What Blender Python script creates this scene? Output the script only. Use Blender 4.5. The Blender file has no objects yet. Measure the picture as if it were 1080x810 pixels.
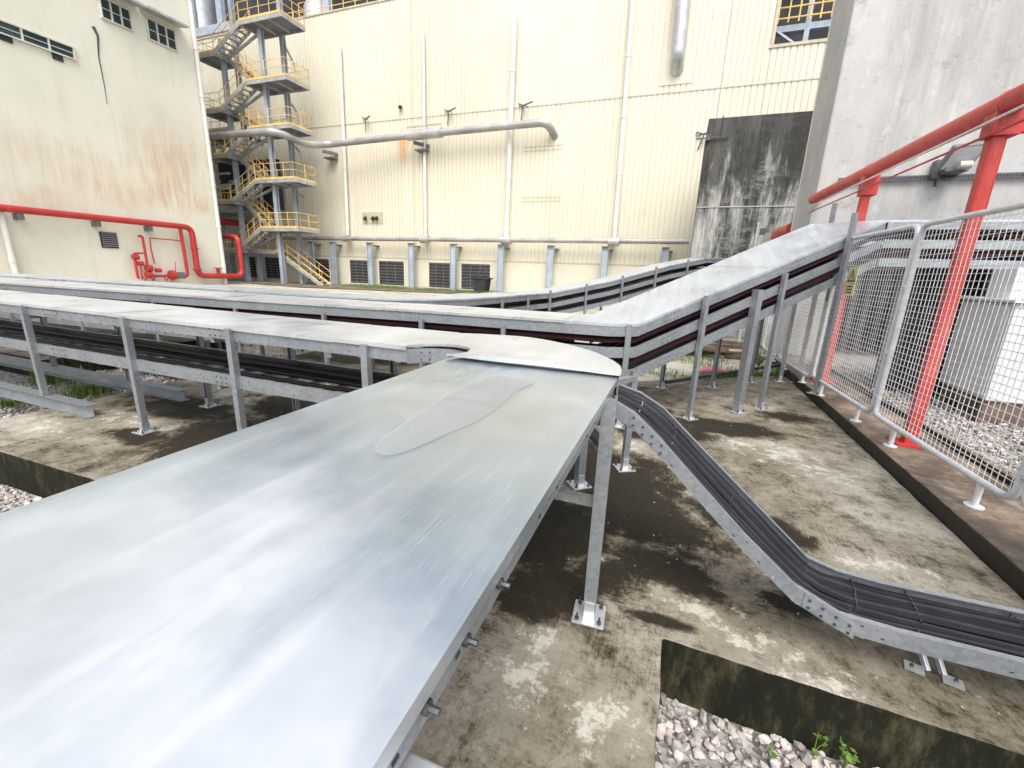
import bpy, math, random
from mathutils import Vector, Matrix, noise
random.seed(7)
R = math.radians
S = bpy.context.scene
col = S.collection

# ------------------------------------------------------------------ camera
EYE = 1.6
FPX = 454.17
PIT, ROL, YAW = .255763, .0381063, .354593
def _basis():
    cp, sp = math.cos(PIT), math.sin(PIT)
    c, s = math.cos(ROL), math.sin(ROL)
    def rot(v): return Vector((c*v[0]-s*v[1], s*v[0]+c*v[1], v[2]))
    d = rot((0, cp, sp)); h = rot((0, -sp, cp))
    r = d.cross(h)
    if r.x < 0: r = -r
    v = math.cos(YAW)*h + math.sin(YAW)*r
    u = math.cos(YAW)*r - math.sin(YAW)*h
    return u, v, -d
BX, BY, BZ = _basis()
cam_d = bpy.data.cameras.new('camera'); cam = bpy.data.objects.new('camera', cam_d); col.objects.link(cam)
right = Vector((BX[0], BY[0], BZ[0])); down = Vector((BX[1], BY[1], BZ[1])); fwd = Vector((BX[2], BY[2], BZ[2]))
m = Matrix((( right[0], -down[0], -fwd[0], 0), (right[1], -down[1], -fwd[1], 0), (right[2], -down[2], -fwd[2], EYE), (0, 0, 0, 1)))
cam.matrix_world = m
cam_d.sensor_width = 36; cam_d.lens = FPX/1080*36
cam_d.clip_start = .02; cam_d.clip_end = 2000
S.camera = cam

# ------------------------------------------------------------------ light
SUN_EL, SUN_AZ = R(56), math.atan2(.3, -.8)
w = bpy.data.worlds.new('World'); S.world = w; w.use_nodes = True
nt = w.node_tree; nt.nodes.clear()
sky = nt.nodes.new('ShaderNodeTexSky'); sky.sky_type = 'NISHITA'; sky.sun_disc = False
sky.sun_elevation = SUN_EL; sky.sun_rotation = SUN_AZ; sky.dust_density = 4; sky.air_density = 1.0; sky.ozone_density = 1
hs = nt.nodes.new('ShaderNodeHueSaturation'); hs.inputs['Saturation'].default_value = .58; hs.inputs['Value'].default_value = 1.0
bg = nt.nodes.new('ShaderNodeBackground'); bg.inputs['Strength'].default_value = .15
ow = nt.nodes.new('ShaderNodeOutputWorld')
nt.links.new(sky.outputs[0], hs.inputs['Color']); nt.links.new(hs.outputs[0], bg.inputs[0]); nt.links.new(bg.outputs[0], ow.inputs[0])
sd = bpy.data.lights.new('sun', 'SUN'); sd.energy = 1.0; sd.angle = R(35); sd.color = (1, .97, .93)
so = bpy.data.objects.new('sun', sd); col.objects.link(so)
sdir = Vector((math.sin(SUN_AZ)*math.cos(SUN_EL), math.cos(SUN_AZ)*math.cos(SUN_EL), math.sin(SUN_EL)))
so.rotation_euler = sdir.to_track_quat('Z', 'Y').to_euler(); so.location = (0, 0, 40)
S.view_settings.view_transform = 'Standard'; S.view_settings.look = 'None'
S.view_settings.exposure = 1.02; S.view_settings.gamma = 1

# points measured in the photograph, put on a real plane
def ray(px, py):
    r = Vector((px-540, py-405, FPX)); return Vector((r.dot(BX), r.dot(BY), r.dot(BZ)))
def G(px, py, z=0.):
    r = ray(px, py); t = (z-EYE)/r.z; return Vector((r.x*t, r.y*t, z))
def PY(px, py, y):
    r = ray(px, py); t = y/r.y; return Vector((r.x*t, y, EYE+r.z*t))
def PX(px, py, x):
    r = ray(px, py); t = x/r.x; return Vector((x, r.y*t, EYE+r.z*t))

# ------------------------------------------------------------------ materials
class MN:
    def __init__(s, name):
        s.m = bpy.data.materials.new(name); s.m.use_nodes = True
        s.t = s.m.node_tree; s.b = s.t.nodes['Principled BSDF']; s.pos = s.t.nodes.new('ShaderNodeNewGeometry').outputs['Position']
    def n(s, typ, **kw):
        x = s.t.nodes.new(typ)
        for k, v in kw.items(): setattr(x, k, v)
        return x
    def l(s, a, b): s.t.links.new(a, b)
    def mapv(s, scale=(1, 1, 1), rot=(0, 0, 0), loc=(0, 0, 0)):
        x = s.n('ShaderNodeMapping'); x.inputs['Scale'].default_value = scale; x.inputs['Rotation'].default_value = rot; x.inputs['Location'].default_value = loc
        s.l(s.pos, x.inputs[0]); return x.outputs[0]
    def noise(s, sc, det=6, rough=.6, vec=None, dist=0):
        x = s.n('ShaderNodeTexNoise'); x.inputs['Scale'].default_value = sc; x.inputs['Detail'].default_value = det; x.inputs['Roughness'].default_value = rough
        x.inputs['Distortion'].default_value = dist
        s.l(vec or s.pos, x.inputs['Vector']); return x.outputs['Fac']
    def vor(s, sc, vec=None, feat='F1', out='Distance'):
        x = s.n('ShaderNodeTexVoronoi', feature=feat); x.inputs['Scale'].default_value = sc
        s.l(vec or s.pos, x.inputs['Vector']); return x.outputs[out]
    def ramp(s, f, stops):
        x = s.n('ShaderNodeValToRGB'); e = x.color_ramp.elements
        while len(e) < len(stops): e.new(.5)
        for i, (p, c) in enumerate(stops):
            e[i].position = p; e[i].color = (c, c, c, 1) if isinstance(c, (int, float)) else (*c, 1)
        s.l(f, x.inputs[0]); return x.outputs[0]
    def mix(s, f, a, b, mode='MIX'):
        x = s.n('ShaderNodeMix', data_type='RGBA', blend_type=mode)
        for v, i in ((f, 0), (a, 6), (b, 7)):
            if hasattr(v, 'links') or hasattr(v, 'is_linked'): s.l(v, x.inputs[i])
            elif i == 0: x.inputs[0].default_value = v
            else: x.inputs[i].default_value = (*v, 1)
        return x.outputs[2]
    def math(s, op, a, b=0., c=None, clamp=False):
        x = s.n('ShaderNodeMath', operation=op, use_clamp=clamp)
        for v, i in ((a, 0), (b, 1), (c, 2)):
            if v is None: continue
            if hasattr(v, 'is_linked'): s.l(v, x.inputs[i])
            else: x.inputs[i].default_value = v
        return x.outputs[0]
    def spot(s, x, y, rx, ry, wob=None, ang=0):
        """1 inside an irregular patch lying at x, y (object metres), fading out"""
        mp = s.n('ShaderNodeMapping', vector_type='TEXTURE'); mp.inputs['Location'].default_value = (x, y, 0); mp.inputs['Rotation'].default_value = (0, 0, ang)
        mp.inputs['Scale'].default_value = (rx, ry, 1000)
        s.l(s.pos, mp.inputs[0])
        ln = s.n('ShaderNodeVectorMath', operation='LENGTH'); s.l(mp.outputs[0], ln.inputs[0])
        d = ln.outputs['Value']
        if wob is not None: d = s.math('ADD', d, s.math('MULTIPLY', s.math('SUBTRACT', wob, .5), 1.6))
        return s.ramp(d, [(.35, 1.), (1.45, 0.)])
    def col(s, c): s.l(c, s.b.inputs['Base Color'])
    def set(s, **kw):
        for k, v in kw.items():
            i = s.b.inputs[k.replace('_', ' ')]
            if hasattr(v, 'is_linked'): s.l(v, i)
            else: i.default_value = (*v, 1) if isinstance(v, tuple) and len(v) == 3 else v
    def bump(s, h, st=.3, d=.01, prev=None):
        x = s.n('ShaderNodeBump'); x.inputs['Strength'].default_value = st; x.inputs['Distance'].default_value = d
        s.l(h, x.inputs['Height'])
        if prev is not None: s.l(prev, x.inputs['Normal'])
        s.l(x.outputs[0], s.b.inputs['Normal']); return x.outputs[0]
def plain(name, c, rough=.5, metal=0., var=.12, sc=3., bump=0.):
    k = MN(name); f = k.noise(sc, 5)
    d = tuple(x*(1-var*1.6) for x in c); u = tuple(min(1, x*(1+var)) for x in c)
    k.col(k.ramp(f, [(.3, d), (.7, u)])); k.set(Roughness=rough, Metallic=metal)
    if bump: k.bump(k.noise(sc*12, 4), .3, bump)
    return k.m
M = {}
# galvanised steel of rails and posts
k = MN('galvanised_steel')
sp = k.vor(55, out='Color'); bw = k.n('ShaderNodeRGBToBW'); k.l(sp, bw.inputs[0])
big = k.noise(2.6, 7, .65)
c = k.ramp(big, [(.25, (.21, .235, .25)), (.55, (.32, .345, .365)), (.8, (.45, .47, .485))])
c = k.mix(.25, c, k.ramp(bw.outputs[0], [(.2, (.20, .22, .24)), (.8, (.46, .49, .52))]))
c = k.mix(k.ramp(k.noise(9, 6, .7), [(.60, 0.), (.75, .5)]), c, (.60, .60, .58))
k.col(c); k.set(Metallic=.55, Roughness=k.ramp(big, [(.3, .52), (.7, .38)])); k.bump(k.noise(60, 3), .15, .002)
M['steel'] = k.m
# cover sheets: smooth galvanised plate with rolling streaks, scuffs, dust
def cover_mat(name, base=(.46, .545, .585), dirt=.34, metal=.86):
    k = MN(name)
    st = k.noise(1.0, 6, .6, k.mapv((12, 1.2, 1), (0, 0, R(-16))), .3)
    st2 = k.noise(1.0, 4, .62, k.mapv((190, 7, 1), (0, 0, R(-24))), .15)
    st3 = k.noise(1.0, 4, .62, k.mapv((150, 5, 1), (0, 0, R(-40))), .15)
    patch = k.ramp(k.noise(1.7, 7, .62), [(.42, 0.), (.62, 1.)])
    cl = k.noise(1.5, 6, .6)
    b2 = tuple(x*.80 for x in base); b3 = tuple(min(1, x*1.10) for x in base)
    c = k.ramp(cl, [(.34, b2), (.5, base), (.66, b3)])
    c = k.mix(k.math('MULTIPLY', k.ramp(st, [(.45, 0.), (.75, 1.)]), .40), c, (.86, .88, .90))
    c = k.mix(k.math('MULTIPLY', k.math('MULTIPLY', k.ramp(st2, [(.59, 0.), (.66, 1.)]), patch), .45), c, (.92, .93, .94))
    c = k.mix(k.math('MULTIPLY', k.math('MULTIPLY', k.ramp(st3, [(.61, 0.), (.67, 1.)]), k.math('SUBTRACT', 1., patch)), .35), c, (.92, .93, .94))
    c = k.mix(k.math('MULTIPLY', k.ramp(st2, [(.30, 1.), (.42, 0.)]), .25), c, (.40, .42, .45))
    dust = k.ramp(k.noise(2.6, 7, .6), [(.36, 0.), (.80, 1.)])
    c = k.mix(k.math('MULTIPLY', dust, dirt*.8), c, (.62, .60, .55))
    grain = k.noise(140, 4, .7)
    c = k.mix(k.math('MULTIPLY', k.ramp(grain, [(.45, 0.), (.7, 1.)]), .12), c, (.36, .38, .40))
    pit_ = k.ramp(k.vor(26), [(.05, 1.), (.09, 0.)]); keep = k.ramp(k.noise(1.9, 4, .6), [(.55, 0.), (.65, 1.)])
    c = k.mix(k.math('MULTIPLY', k.math('MULTIPLY', pit_, keep), .35), c, (.25, .24, .22))
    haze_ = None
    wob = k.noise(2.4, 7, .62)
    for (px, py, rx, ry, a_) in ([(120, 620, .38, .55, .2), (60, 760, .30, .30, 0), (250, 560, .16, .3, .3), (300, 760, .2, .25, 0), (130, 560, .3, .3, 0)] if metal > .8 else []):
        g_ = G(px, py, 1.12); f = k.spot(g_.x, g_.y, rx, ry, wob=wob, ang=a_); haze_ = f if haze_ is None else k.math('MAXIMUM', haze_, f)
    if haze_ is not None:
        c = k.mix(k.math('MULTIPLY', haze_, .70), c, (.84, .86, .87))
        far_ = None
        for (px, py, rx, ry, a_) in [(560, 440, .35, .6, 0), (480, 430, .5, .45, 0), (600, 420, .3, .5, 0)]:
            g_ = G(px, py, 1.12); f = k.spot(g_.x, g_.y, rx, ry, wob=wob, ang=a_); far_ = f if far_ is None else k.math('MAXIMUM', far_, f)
        c = k.mix(k.math('MULTIPLY', far_, .55), c, (.62, .62, .56))  # far end: dust, plus the cream wall's reflection painted into the colour
    k.col(c)
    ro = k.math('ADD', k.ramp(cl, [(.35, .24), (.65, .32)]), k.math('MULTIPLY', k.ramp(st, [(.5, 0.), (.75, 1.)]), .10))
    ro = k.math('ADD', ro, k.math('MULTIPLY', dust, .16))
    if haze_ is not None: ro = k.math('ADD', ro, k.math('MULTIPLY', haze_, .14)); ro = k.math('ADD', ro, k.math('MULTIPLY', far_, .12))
    k.set(Metallic=k.math('SUBTRACT', metal, k.math('MULTIPLY', dust, .22)), Roughness=ro)
    k.bump(k.noise(4, 3), .08, .004)
    return k.m
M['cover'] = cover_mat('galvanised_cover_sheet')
M['cover_old'] = cover_mat('weathered_cover_sheet', (.58, .62, .635), .6, .6)
M['cover_clean'] = cover_mat('even_grey_cover_sheet', (.46, .50, .53), .25, .5)
M['zinc'] = plain('bright_zinc_plate', (.72, .74, .76), .35, .7, .1, 8)
M['bolt'] = plain('dark_bolt_steel', (.13, .14, .15), .45, .8, .2, 30)
M['hole'] = plain('punched_hole_shadow_metal', (.05, .055, .06), .7, .2)
M['cable'] = plain('black_cable_sheath', (.010, .0105, .012), .38, 0, .25, 6)
M['cable2'] = plain('grey_black_cable_sheath', (.028, .028, .034), .42, 0, .25, 6)
M['cable_red'] = plain('dark_red_cable_sheath', (.034, .004, .008), .55, 0, .3, 4)
for q_ in ('cable', 'cable2'): M[q_].node_tree.nodes['Principled BSDF'].inputs['Specular IOR Level'].default_value = .28
M['tie'] = plain('cable_tie', (.25, .26, .27), .5)
M['red'] = plain('red_oxide_paint', (.50, .035, .03), .38, 0, .16, 4, .0006)
k = MN('weathered_red_paint')
c = k.ramp(k.noise(2.5, 8, .7), [(.35, (.40, .028, .022)), (.5, (.50, .038, .032)), (.66, (.58, .085, .07))])
c = k.mix(k.math('MULTIPLY', k.ramp(k.noise(1., 8, .75, k.mapv((9, 9, 1.5))), [(.52, 0.), (.68, 1.)]), .4), c, (.62, .20, .17))
c = k.mix(k.ramp(k.noise(26, 8, .75), [(.64, 0.), (.68, .8)]), c, (.16, .05, .035))
k.col(c); k.set(Roughness=k.ramp(k.noise(5, 6, .7), [(.3, .38), (.7, .62)])); k.bump(k.noise(60, 5), .2, .001); M['red'] = k.m
M['red_far'] = plain('red_fire_main_paint', (.42, .03, .028), .45, 0, .15, 2)
M['yellow'] = plain('yellow_rail_paint', (.78, .53, .18), .5, 0, .15, 2)
M['blue_steel'] = plain('grey_blue_column_paint', (.40, .46, .52), .5, .1, .15, 1.2)
M['stair_steel'] = plain('stair_grey_steel', (.44, .46, .48), .5, .3, .2, 2)
M['grate'] = plain('dark_grating', (.20, .21, .22), .7, .2)
M['dark'] = plain('dark_plant_interior', (.035, .036, .04), .85, 0, .4, .6)
M['white_tube'] = plain('pale_grey_fence_paint', (.64, .66, .68), .42, .1, .12, 12, .0006)
M['mesh'] = plain('galvanised_mesh_wire', (.70, .71, .72), .45, .2)
M['pvc'] = plain('white_downpipe_plastic', (.72, .71, .66), .5, 0, .08, 1)
M['pipe'] = plain('grey_steel_pipe', (.40, .39, .38), .45, .35, .2, .8)
M['clad_pipe'] = plain('insulated_pipe_jacket', (.50, .49, .48), .4, .5, .18, 1.5)
M['glass'] = plain('dark_green_window_glass', (.03, .055, .055), .12, 0, .3, .7)
M['frame'] = plain('cream_window_frame', (.60, .60, .55), .5)
M['louvre'] = plain('grey_louvre_blade', (.20, .20, .20), .6, .2)
M['louvre_dark'] = plain('black_louvre_blade', (.045, .046, .048), .6, .2)
M['cab'] = plain('off_white_cabinet_paint', (.74, .76, .78), .4, 0, .06, 2)
M['cab_shaded'] = plain('shaded_white_cabinet_paint', (.60, .62, .62), .45, 0, .06, 2)  # cabinet white toned down, shade of the greyer face put into the colour
M['silt'] = plain('dried_silt', (.33, .32, .28), .7, 0, .2, 20)
M['brown'] = plain('brown_timber', (.16, .11, .08), .8, 0, .35, 5, .002)
M['sign'] = plain('yellow_sign_plate', (.84, .76, .42), .5, 0, .05, 5)
M['ink'] = plain('black_sign_ink', (.02, .02, .02), .6)
M['lampgrey'] = plain('dull_grey_casting', (.16, .165, .17), .6, .3)
M['beige'] = plain('beige_plastic', (.50, .48, .40), .5)
M['pink'] = plain('faded_pink_sack', (.62, .20, .24), .7, 0, .2, 6)
M['lampglass'] = plain('floodlight_glass', (.45, .46, .47), .15)
M['duct'] = plain('silver_duct', (.55, .56, .58), .4, .6, .15, 2)
# plinth / cream masonry
def wall_mat(name, base, rust=0., seed=0, stain=(.30, .27, .20), spots=()):
    k = MN(name)
    v = k.mapv((1, 1, 1), loc=(seed, seed*2, 0))
    big = k.noise(.22, 7, .62, v); mid = k.noise(1.4, 7, .65, v)
    c = k.ramp(big, [(.3, tuple(x*.86 for x in base)), (.65, base)])
    c = k.mix(k.math('MULTIPLY', k.ramp(mid, [(.5, 0.), (.8, 1.)]), .25), c, tuple(x*.72 for x in base))
    run = k.noise(1.0, 8, .7, k.mapv((1.6, 1.6, .09), loc=(seed, 0, 0)))
    c = k.mix(k.math('MULTIPLY', k.ramp(run, [(.56, 0.), (.75, 1.)]), .32), c, stain)
    if spots:
        wob = k.noise(.55, 7, .7, v)
        for (x, y, z, rx, ry, rz, cc, amt) in spots:
            mp = k.n('ShaderNodeMapping', vector_type='TEXTURE'); mp.inputs['Location'].default_value = (x, y, z); mp.inputs['Scale'].default_value = (rx, ry, rz)
            k.l(k.pos, mp.inputs[0])
            ln = k.n('ShaderNodeVectorMath', operation='LENGTH'); k.l(mp.outputs[0], ln.inputs[0])
            d = k.math('ADD', ln.outputs['Value'], k.math('MULTIPLY', k.math('SUBTRACT', wob, .5), 1.5))
            f = k.ramp(d, [(.3, 1.), (1., 0.)])
            fine = k.ramp(k.noise(1.0, 8, .72, k.mapv((2.6, 2.6, .35))), [(.38, .1), (.66, 1.)])
            c = k.mix(k.math('MULTIPLY', k.math('MULTIPLY', f, fine), amt), c, cc)
    k.col(c); k.set(Roughness=.82); k.bump(k.noise(9, 6), .12, .01)
    return k.m
# ---- the concrete slab, with its own weathering
def slab_mat():
    k = MN('weathered_concrete_slab')
    big = k.noise(.9, 9, .68); mid = k.noise(4.2, 14, .80); mid2 = k.noise(7.5, 14, .80, k.mapv((1, 1, 1), loc=(7, 3, 0))); fine = k.noise(30, 10, .80)
    c = k.ramp(big, [(.36, (.19, .17, .13)), (.5, (.27, .245, .195)), (.62, (.37, .345, .285))])
    br = k.noise(1.0, 10, .85, k.mapv((60, 9, 1), (0, 0, R(24))), .25)
    br2 = k.noise(1.0, 10, .85, k.mapv((10, 70, 1), (0, 0, R(-8))), .25)
    bm = k.ramp(k.noise(1.1, 6, .65), [(.46, 0.), (.56, 1.)])
    wob = k.noise(1.9, 9, .74)
    # places measured on the slab: (pixel x, pixel y, radius x, radius y)
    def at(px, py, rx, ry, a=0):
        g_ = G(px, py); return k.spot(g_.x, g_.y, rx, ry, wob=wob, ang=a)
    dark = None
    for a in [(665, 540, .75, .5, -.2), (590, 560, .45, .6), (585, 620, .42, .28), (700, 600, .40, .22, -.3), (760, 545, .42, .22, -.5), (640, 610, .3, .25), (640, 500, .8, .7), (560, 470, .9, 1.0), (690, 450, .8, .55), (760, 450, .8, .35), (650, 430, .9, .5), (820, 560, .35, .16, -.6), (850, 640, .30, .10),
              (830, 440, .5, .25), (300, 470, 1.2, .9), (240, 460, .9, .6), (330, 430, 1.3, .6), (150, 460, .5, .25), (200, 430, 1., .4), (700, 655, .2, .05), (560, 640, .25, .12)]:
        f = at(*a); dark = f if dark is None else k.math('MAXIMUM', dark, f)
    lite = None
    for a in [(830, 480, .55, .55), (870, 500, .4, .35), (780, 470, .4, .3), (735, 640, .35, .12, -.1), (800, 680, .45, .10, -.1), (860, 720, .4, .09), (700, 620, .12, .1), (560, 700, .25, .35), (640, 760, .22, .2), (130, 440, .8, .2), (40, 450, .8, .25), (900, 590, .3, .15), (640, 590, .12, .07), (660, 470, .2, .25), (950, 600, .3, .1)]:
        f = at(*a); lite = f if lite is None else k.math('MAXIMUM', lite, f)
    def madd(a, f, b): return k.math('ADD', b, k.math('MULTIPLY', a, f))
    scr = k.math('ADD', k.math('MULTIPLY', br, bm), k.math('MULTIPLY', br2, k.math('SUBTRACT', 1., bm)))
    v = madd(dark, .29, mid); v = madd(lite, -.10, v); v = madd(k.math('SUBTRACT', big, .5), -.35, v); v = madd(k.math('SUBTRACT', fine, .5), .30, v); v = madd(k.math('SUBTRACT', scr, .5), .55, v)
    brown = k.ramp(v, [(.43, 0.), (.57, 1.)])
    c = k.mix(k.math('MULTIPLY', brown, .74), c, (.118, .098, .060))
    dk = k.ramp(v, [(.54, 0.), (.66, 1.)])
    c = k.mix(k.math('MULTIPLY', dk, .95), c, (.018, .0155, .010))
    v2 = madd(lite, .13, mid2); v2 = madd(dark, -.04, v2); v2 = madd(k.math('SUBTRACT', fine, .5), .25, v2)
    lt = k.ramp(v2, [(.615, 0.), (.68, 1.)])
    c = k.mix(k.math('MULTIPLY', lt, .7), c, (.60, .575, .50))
    c = k.mix(k.math('MULTIPLY', k.ramp(fine, [(.52, .0), (.62, 1.)]), .42), c, (.07, .06, .042))
    g = k.n('ShaderNodeNewGeometry'); sx = k.n('ShaderNodeSeparateXYZ'); k.l(g.outputs['Normal'], sx.inputs[0])
    side = k.ramp(k.math('ABSOLUTE', sx.outputs[2]), [(.4, 1.), (.6, 0.)])
    moss = k.ramp(k.noise(5, 9, .8, k.mapv((1, 1, .35))), [(.36, (.008, .008, .006)), (.50, (.016, .016, .009)), (.57, (.045, .044, .022)), (.66, (.10, .095, .06))])
    c = k.mix(side, c, moss)
    k.col(c)
    wet = k.ramp(k.noise(1.6, 5, .6), [(.52, 0.), (.60, 1.)])
    k.set(Roughness=k.math('SUBTRACT', .88, k.math('MULTIPLY', k.math('MULTIPLY', dk, wet), .38)))
    k.set(Specular_IOR_Level=.18)
    n1 = k.bump(fine, .45, .008); n2 = k.bump(br, .5, .006, n1); k.bump(mid, .3, .012, n2)
    return k.m
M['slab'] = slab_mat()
k = MN('mossy_kerb_concrete')
c = k.ramp(k.noise(1.3, 9, .7, dist=.7), [(.36, (.05, .04, .028)), (.5, (.14, .105, .075)), (.64, (.30, .235, .17))])
c = k.mix(k.ramp(k.noise(3.2, 7, .7), [(.60, 0.), (.70, .8)]), c, (.34, .31, .25)); c = k.mix(k.ramp(k.noise(14, 7, .7), [(.5, 0.), (.75, .7)]), c, (.04, .035, .025))
g = k.n('ShaderNodeNewGeometry'); sx = k.n('ShaderNodeSeparateXYZ'); k.l(g.outputs['Normal'], sx.inputs[0])
c = k.mix(k.ramp(k.math('ABSOLUTE', sx.outputs[2]), [(.4, 1.), (.6, 0.)]), c, (.03, .027, .018))
k.col(c); k.set(Roughness=.8); k.bump(k.noise(16, 7, .7), .4, .008); M['kerb'] = k.m
# gravel bed and loose stones
k = MN('gravel_bed'); v = k.vor(30, out='Color'); b = k.n('ShaderNodeRGBToBW'); k.l(v, b.inputs[0])
c = k.ramp(b.outputs[0], [(.2, (.10, .095, .085)), (.5, (.26, .25, .23)), (.8, (.42, .40, .38))])
c = k.mix(k.ramp(k.noise(.8, 6, .65), [(.48, 0.), (.62, .75)]), c, (.10, .10, .055))
k.col(c); k.set(Roughness=.9); k.bump(k.vor(30), .8, .02); M['gravel'] = k.m
k = MN('crushed_stone'); oi = k.n('ShaderNodeNewGeometry')
c = k.ramp(oi.outputs['Random Per Island'], [(0., (.16, .155, .15)), (.3, (.36, .34, .32)), (.55, (.50, .44, .40)), (.8, (.58, .56, .54)), (1., (.34, .26, .21))])
c = k.mix(k.ramp(k.noise(30, 6, .7), [(.4, 0.), (.75, .5)]), c, (.20, .18, .15))
k.col(c); k.set(Roughness=.85); k.bump(k.noise(60, 4), .4, .003); M['stone'] = k.m
# yard beyond the slab
k = MN('yard_ground')
c = k.ramp(k.noise(.35, 8, .65), [(.35, (.42, .38, .30)), (.6, (.52, .49, .42))])
c = k.mix(k.math('MULTIPLY', k.ramp(k.noise(.5, 7, .7, k.mapv((1, 2, 1))), [(.52, 0.), (.62, 1.)]), .85), c, (.10, .15, .035))
c = k.mix(k.ramp(k.noise(7, 7, .7), [(.45, 0.), (.8, .7)]), c, (.16, .14, .10))
k.col(c); k.set(Roughness=.95); k.bump(k.noise(20, 6), .5, .03); M['yard'] = k.m
k = MN('grass_blade'); oi = k.n('ShaderNodeNewGeometry')
k.col(k.ramp(oi.outputs['Random Per Island'], [(0., (.045, .10, .015)), (.6, (.11, .20, .03)), (1., (.26, .30, .08))])); k.set(Roughness=.6); M['grass'] = k.m
k = MN('leaf'); oi = k.n('ShaderNodeNewGeometry')
k.col(k.ramp(oi.outputs['Random Per Island'], [(0., (.06, .13, .02)), (1., (.16, .27, .05))])); k.set(Roughness=.5); M['leaf'] = k.m
# cladding
CREAM = (.69, .655, .535)
k = MN('cream_profiled_cladding')
c = k.ramp(k.noise(.12, 6, .6), [(.3, (.63, .595, .475)), (.65, CREAM)])
c = k.mix(k.math('MULTIPLY', k.ramp(k.noise(1., 8, .7, k.mapv((2.2, 2.2, .05))), [(.52, 0.), (.75, 1.)]), .28), c, (.50, .43, .30))
wob = k.noise(1.2, 6, .7)
for (p, rx, rz, cc, am) in [((425, 158), .55, 1.5, (.62, .27, .08), .7), ((425, 150), .9, .5, (.66, .34, .14), .5), ((475, 262), 3.0, .5, (.60, .40, .24), .3)]:
    q = PY(*p, 30.)
    mp = k.n('ShaderNodeMapping', vector_type='TEXTURE'); mp.inputs['Location'].default_value = (q.x, 30, q.z); mp.inputs['Scale'].default_value = (rx, 50, rz)
    k.l(k.pos, mp.inputs[0]); ln = k.n('ShaderNodeVectorMath', operation='LENGTH'); k.l(mp.outputs[0], ln.inputs[0])
    d = k.math('ADD', ln.outputs['Value'], k.math('MULTIPLY', k.math('SUBTRACT', wob, .5), 1.))
    c = k.mix(k.math('MULTIPLY', k.ramp(d, [(.1, 1.), (1., 0.)]), am), c, cc)
c = k.mix(k.math('MULTIPLY', k.ramp(k.noise(.8, 10, .75), [(.54, 0.), (.68, 1.)]), .16), c, (.40, .36, .26))
k.col(c); k.set(Roughness=.55); M['clad'] = k.m
M['seam'] = plain('cladding_flashing', (.50, .45, .33), .5)
M['plinth'] = wall_mat('cream_plinth_render', (.70, .665, .54), seed=3, stain=(.42, .33, .20))
q1 = PX(185, 175, -30.); q2 = PX(85, 170, -30.); q3 = PX(30, 215, -30.)
q4 = PX(150, 200, -30.)
M['lwall'] = wall_mat('cream_rendered_wall', (.72, .71, .60), seed=1, stain=(.34, .31, .22), spots=[
    (-30, q1.y, q1.z, 5, 3.2, 3.0, (.52, .24, .10), .62), (-30, q2.y, q2.z, 5, 4.5, 1.4, (.55, .30, .15), .42), (-30, q4.y, q4.z-.3, 5, 6.0, 1.0, (.52, .26, .12), .5),
    (-30, q3.y, q3.z+.3, 5, 4.0, .8, (.52, .28, .14), .4)])
# bare concrete of the right-hand building
k = MN('grey_cast_concrete')
c = k.ramp(k.noise(.5, 8, .65, dist=.4), [(.3, (.37, .365, .35)), (.5, (.45, .445, .43)), (.7, (.53, .53, .51))])
c = k.mix(k.math('MULTIPLY', k.ramp(k.noise(1., 9, .74, k.mapv((1.5, 1.5, .12))), [(.50, 0.), (.66, 1.)]), .5), c, (.24, .24, .235))
c = k.mix(k.math('MULTIPLY', k.ramp(k.noise(1., 8, .75, k.mapv((5, 5, .5))), [(.56, 0.), (.72, 1.)]), .5), c, (.60, .60, .58))
c = k.mix(k.ramp(k.noise(3.5, 12, .82), [(.55, 0.), (.66, .7)]), c, (.19, .19, .18))
c = k.mix(k.ramp(k.noise(9, 12, .82), [(.60, 0.), (.68, .7)]), c, (.10, .10, .095))
c = k.mix(k.ramp(k.noise(2.2, 12, .8, k.mapv((1, 1, .6), loc=(4, 0, 2))), [(.56, 0.), (.66, .5)]), c, (.62, .62, .60))
k.col(c); k.set(Roughness=.85); n1 = k.bump(k.noise(14, 7, .7), .35, .012); k.bump(k.noise(2, 3), .3, .03, n1); M['cconc'] = k.m
# streaked black concrete block
k = MN('black_streaked_concrete')
c = k.ramp(k.noise(1., 9, .78, k.mapv((1.9, 1.9, .26)), .3), [(.38, (.03, .03, .03)), (.46, (.08, .08, .075)), (.51, (.24, .24, .23)), (.60, (.50, .50, .47))])
c = k.mix(k.ramp(k.noise(.5, 7, .7, k.mapv((1, 1, .8))), [(.50, 0.), (.60, .55)]), c, (.05, .05, .048))
c = k.mix(k.math('MULTIPLY', k.ramp(k.noise(1., 10, .8, k.mapv((.9, .9, 2.2))), [(.50, 0.), (.60, 1.)]), .5), c, (.36, .36, .34))
c = k.mix(k.ramp(k.noise(2.3, 8, .8), [(.60, 0.), (.66, .7)]), c, (.50, .50, .47))
g = k.n('ShaderNodeSeparateXYZ'); k.l(k.pos, g.inputs[0])
tz = k.math('ADD', k.math('MULTIPLY', g.outputs[2], .10), k.noise(1.2, 9, .75, k.mapv((1, 1, .3))))
c = k.mix(k.math('MULTIPLY', k.ramp(tz, [(1.08, 0.), (1.25, 1.)]), 1.) if False else k.ramp(k.math('SUBTRACT', tz, .45), [(.62, 0.), (.74, .85)]), c, (.035, .035, .033))
k.col(c); k.set(Roughness=.9); k.bump(k.noise(3, 7, .7), .3, .03); M['black_conc'] = k.m
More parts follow.
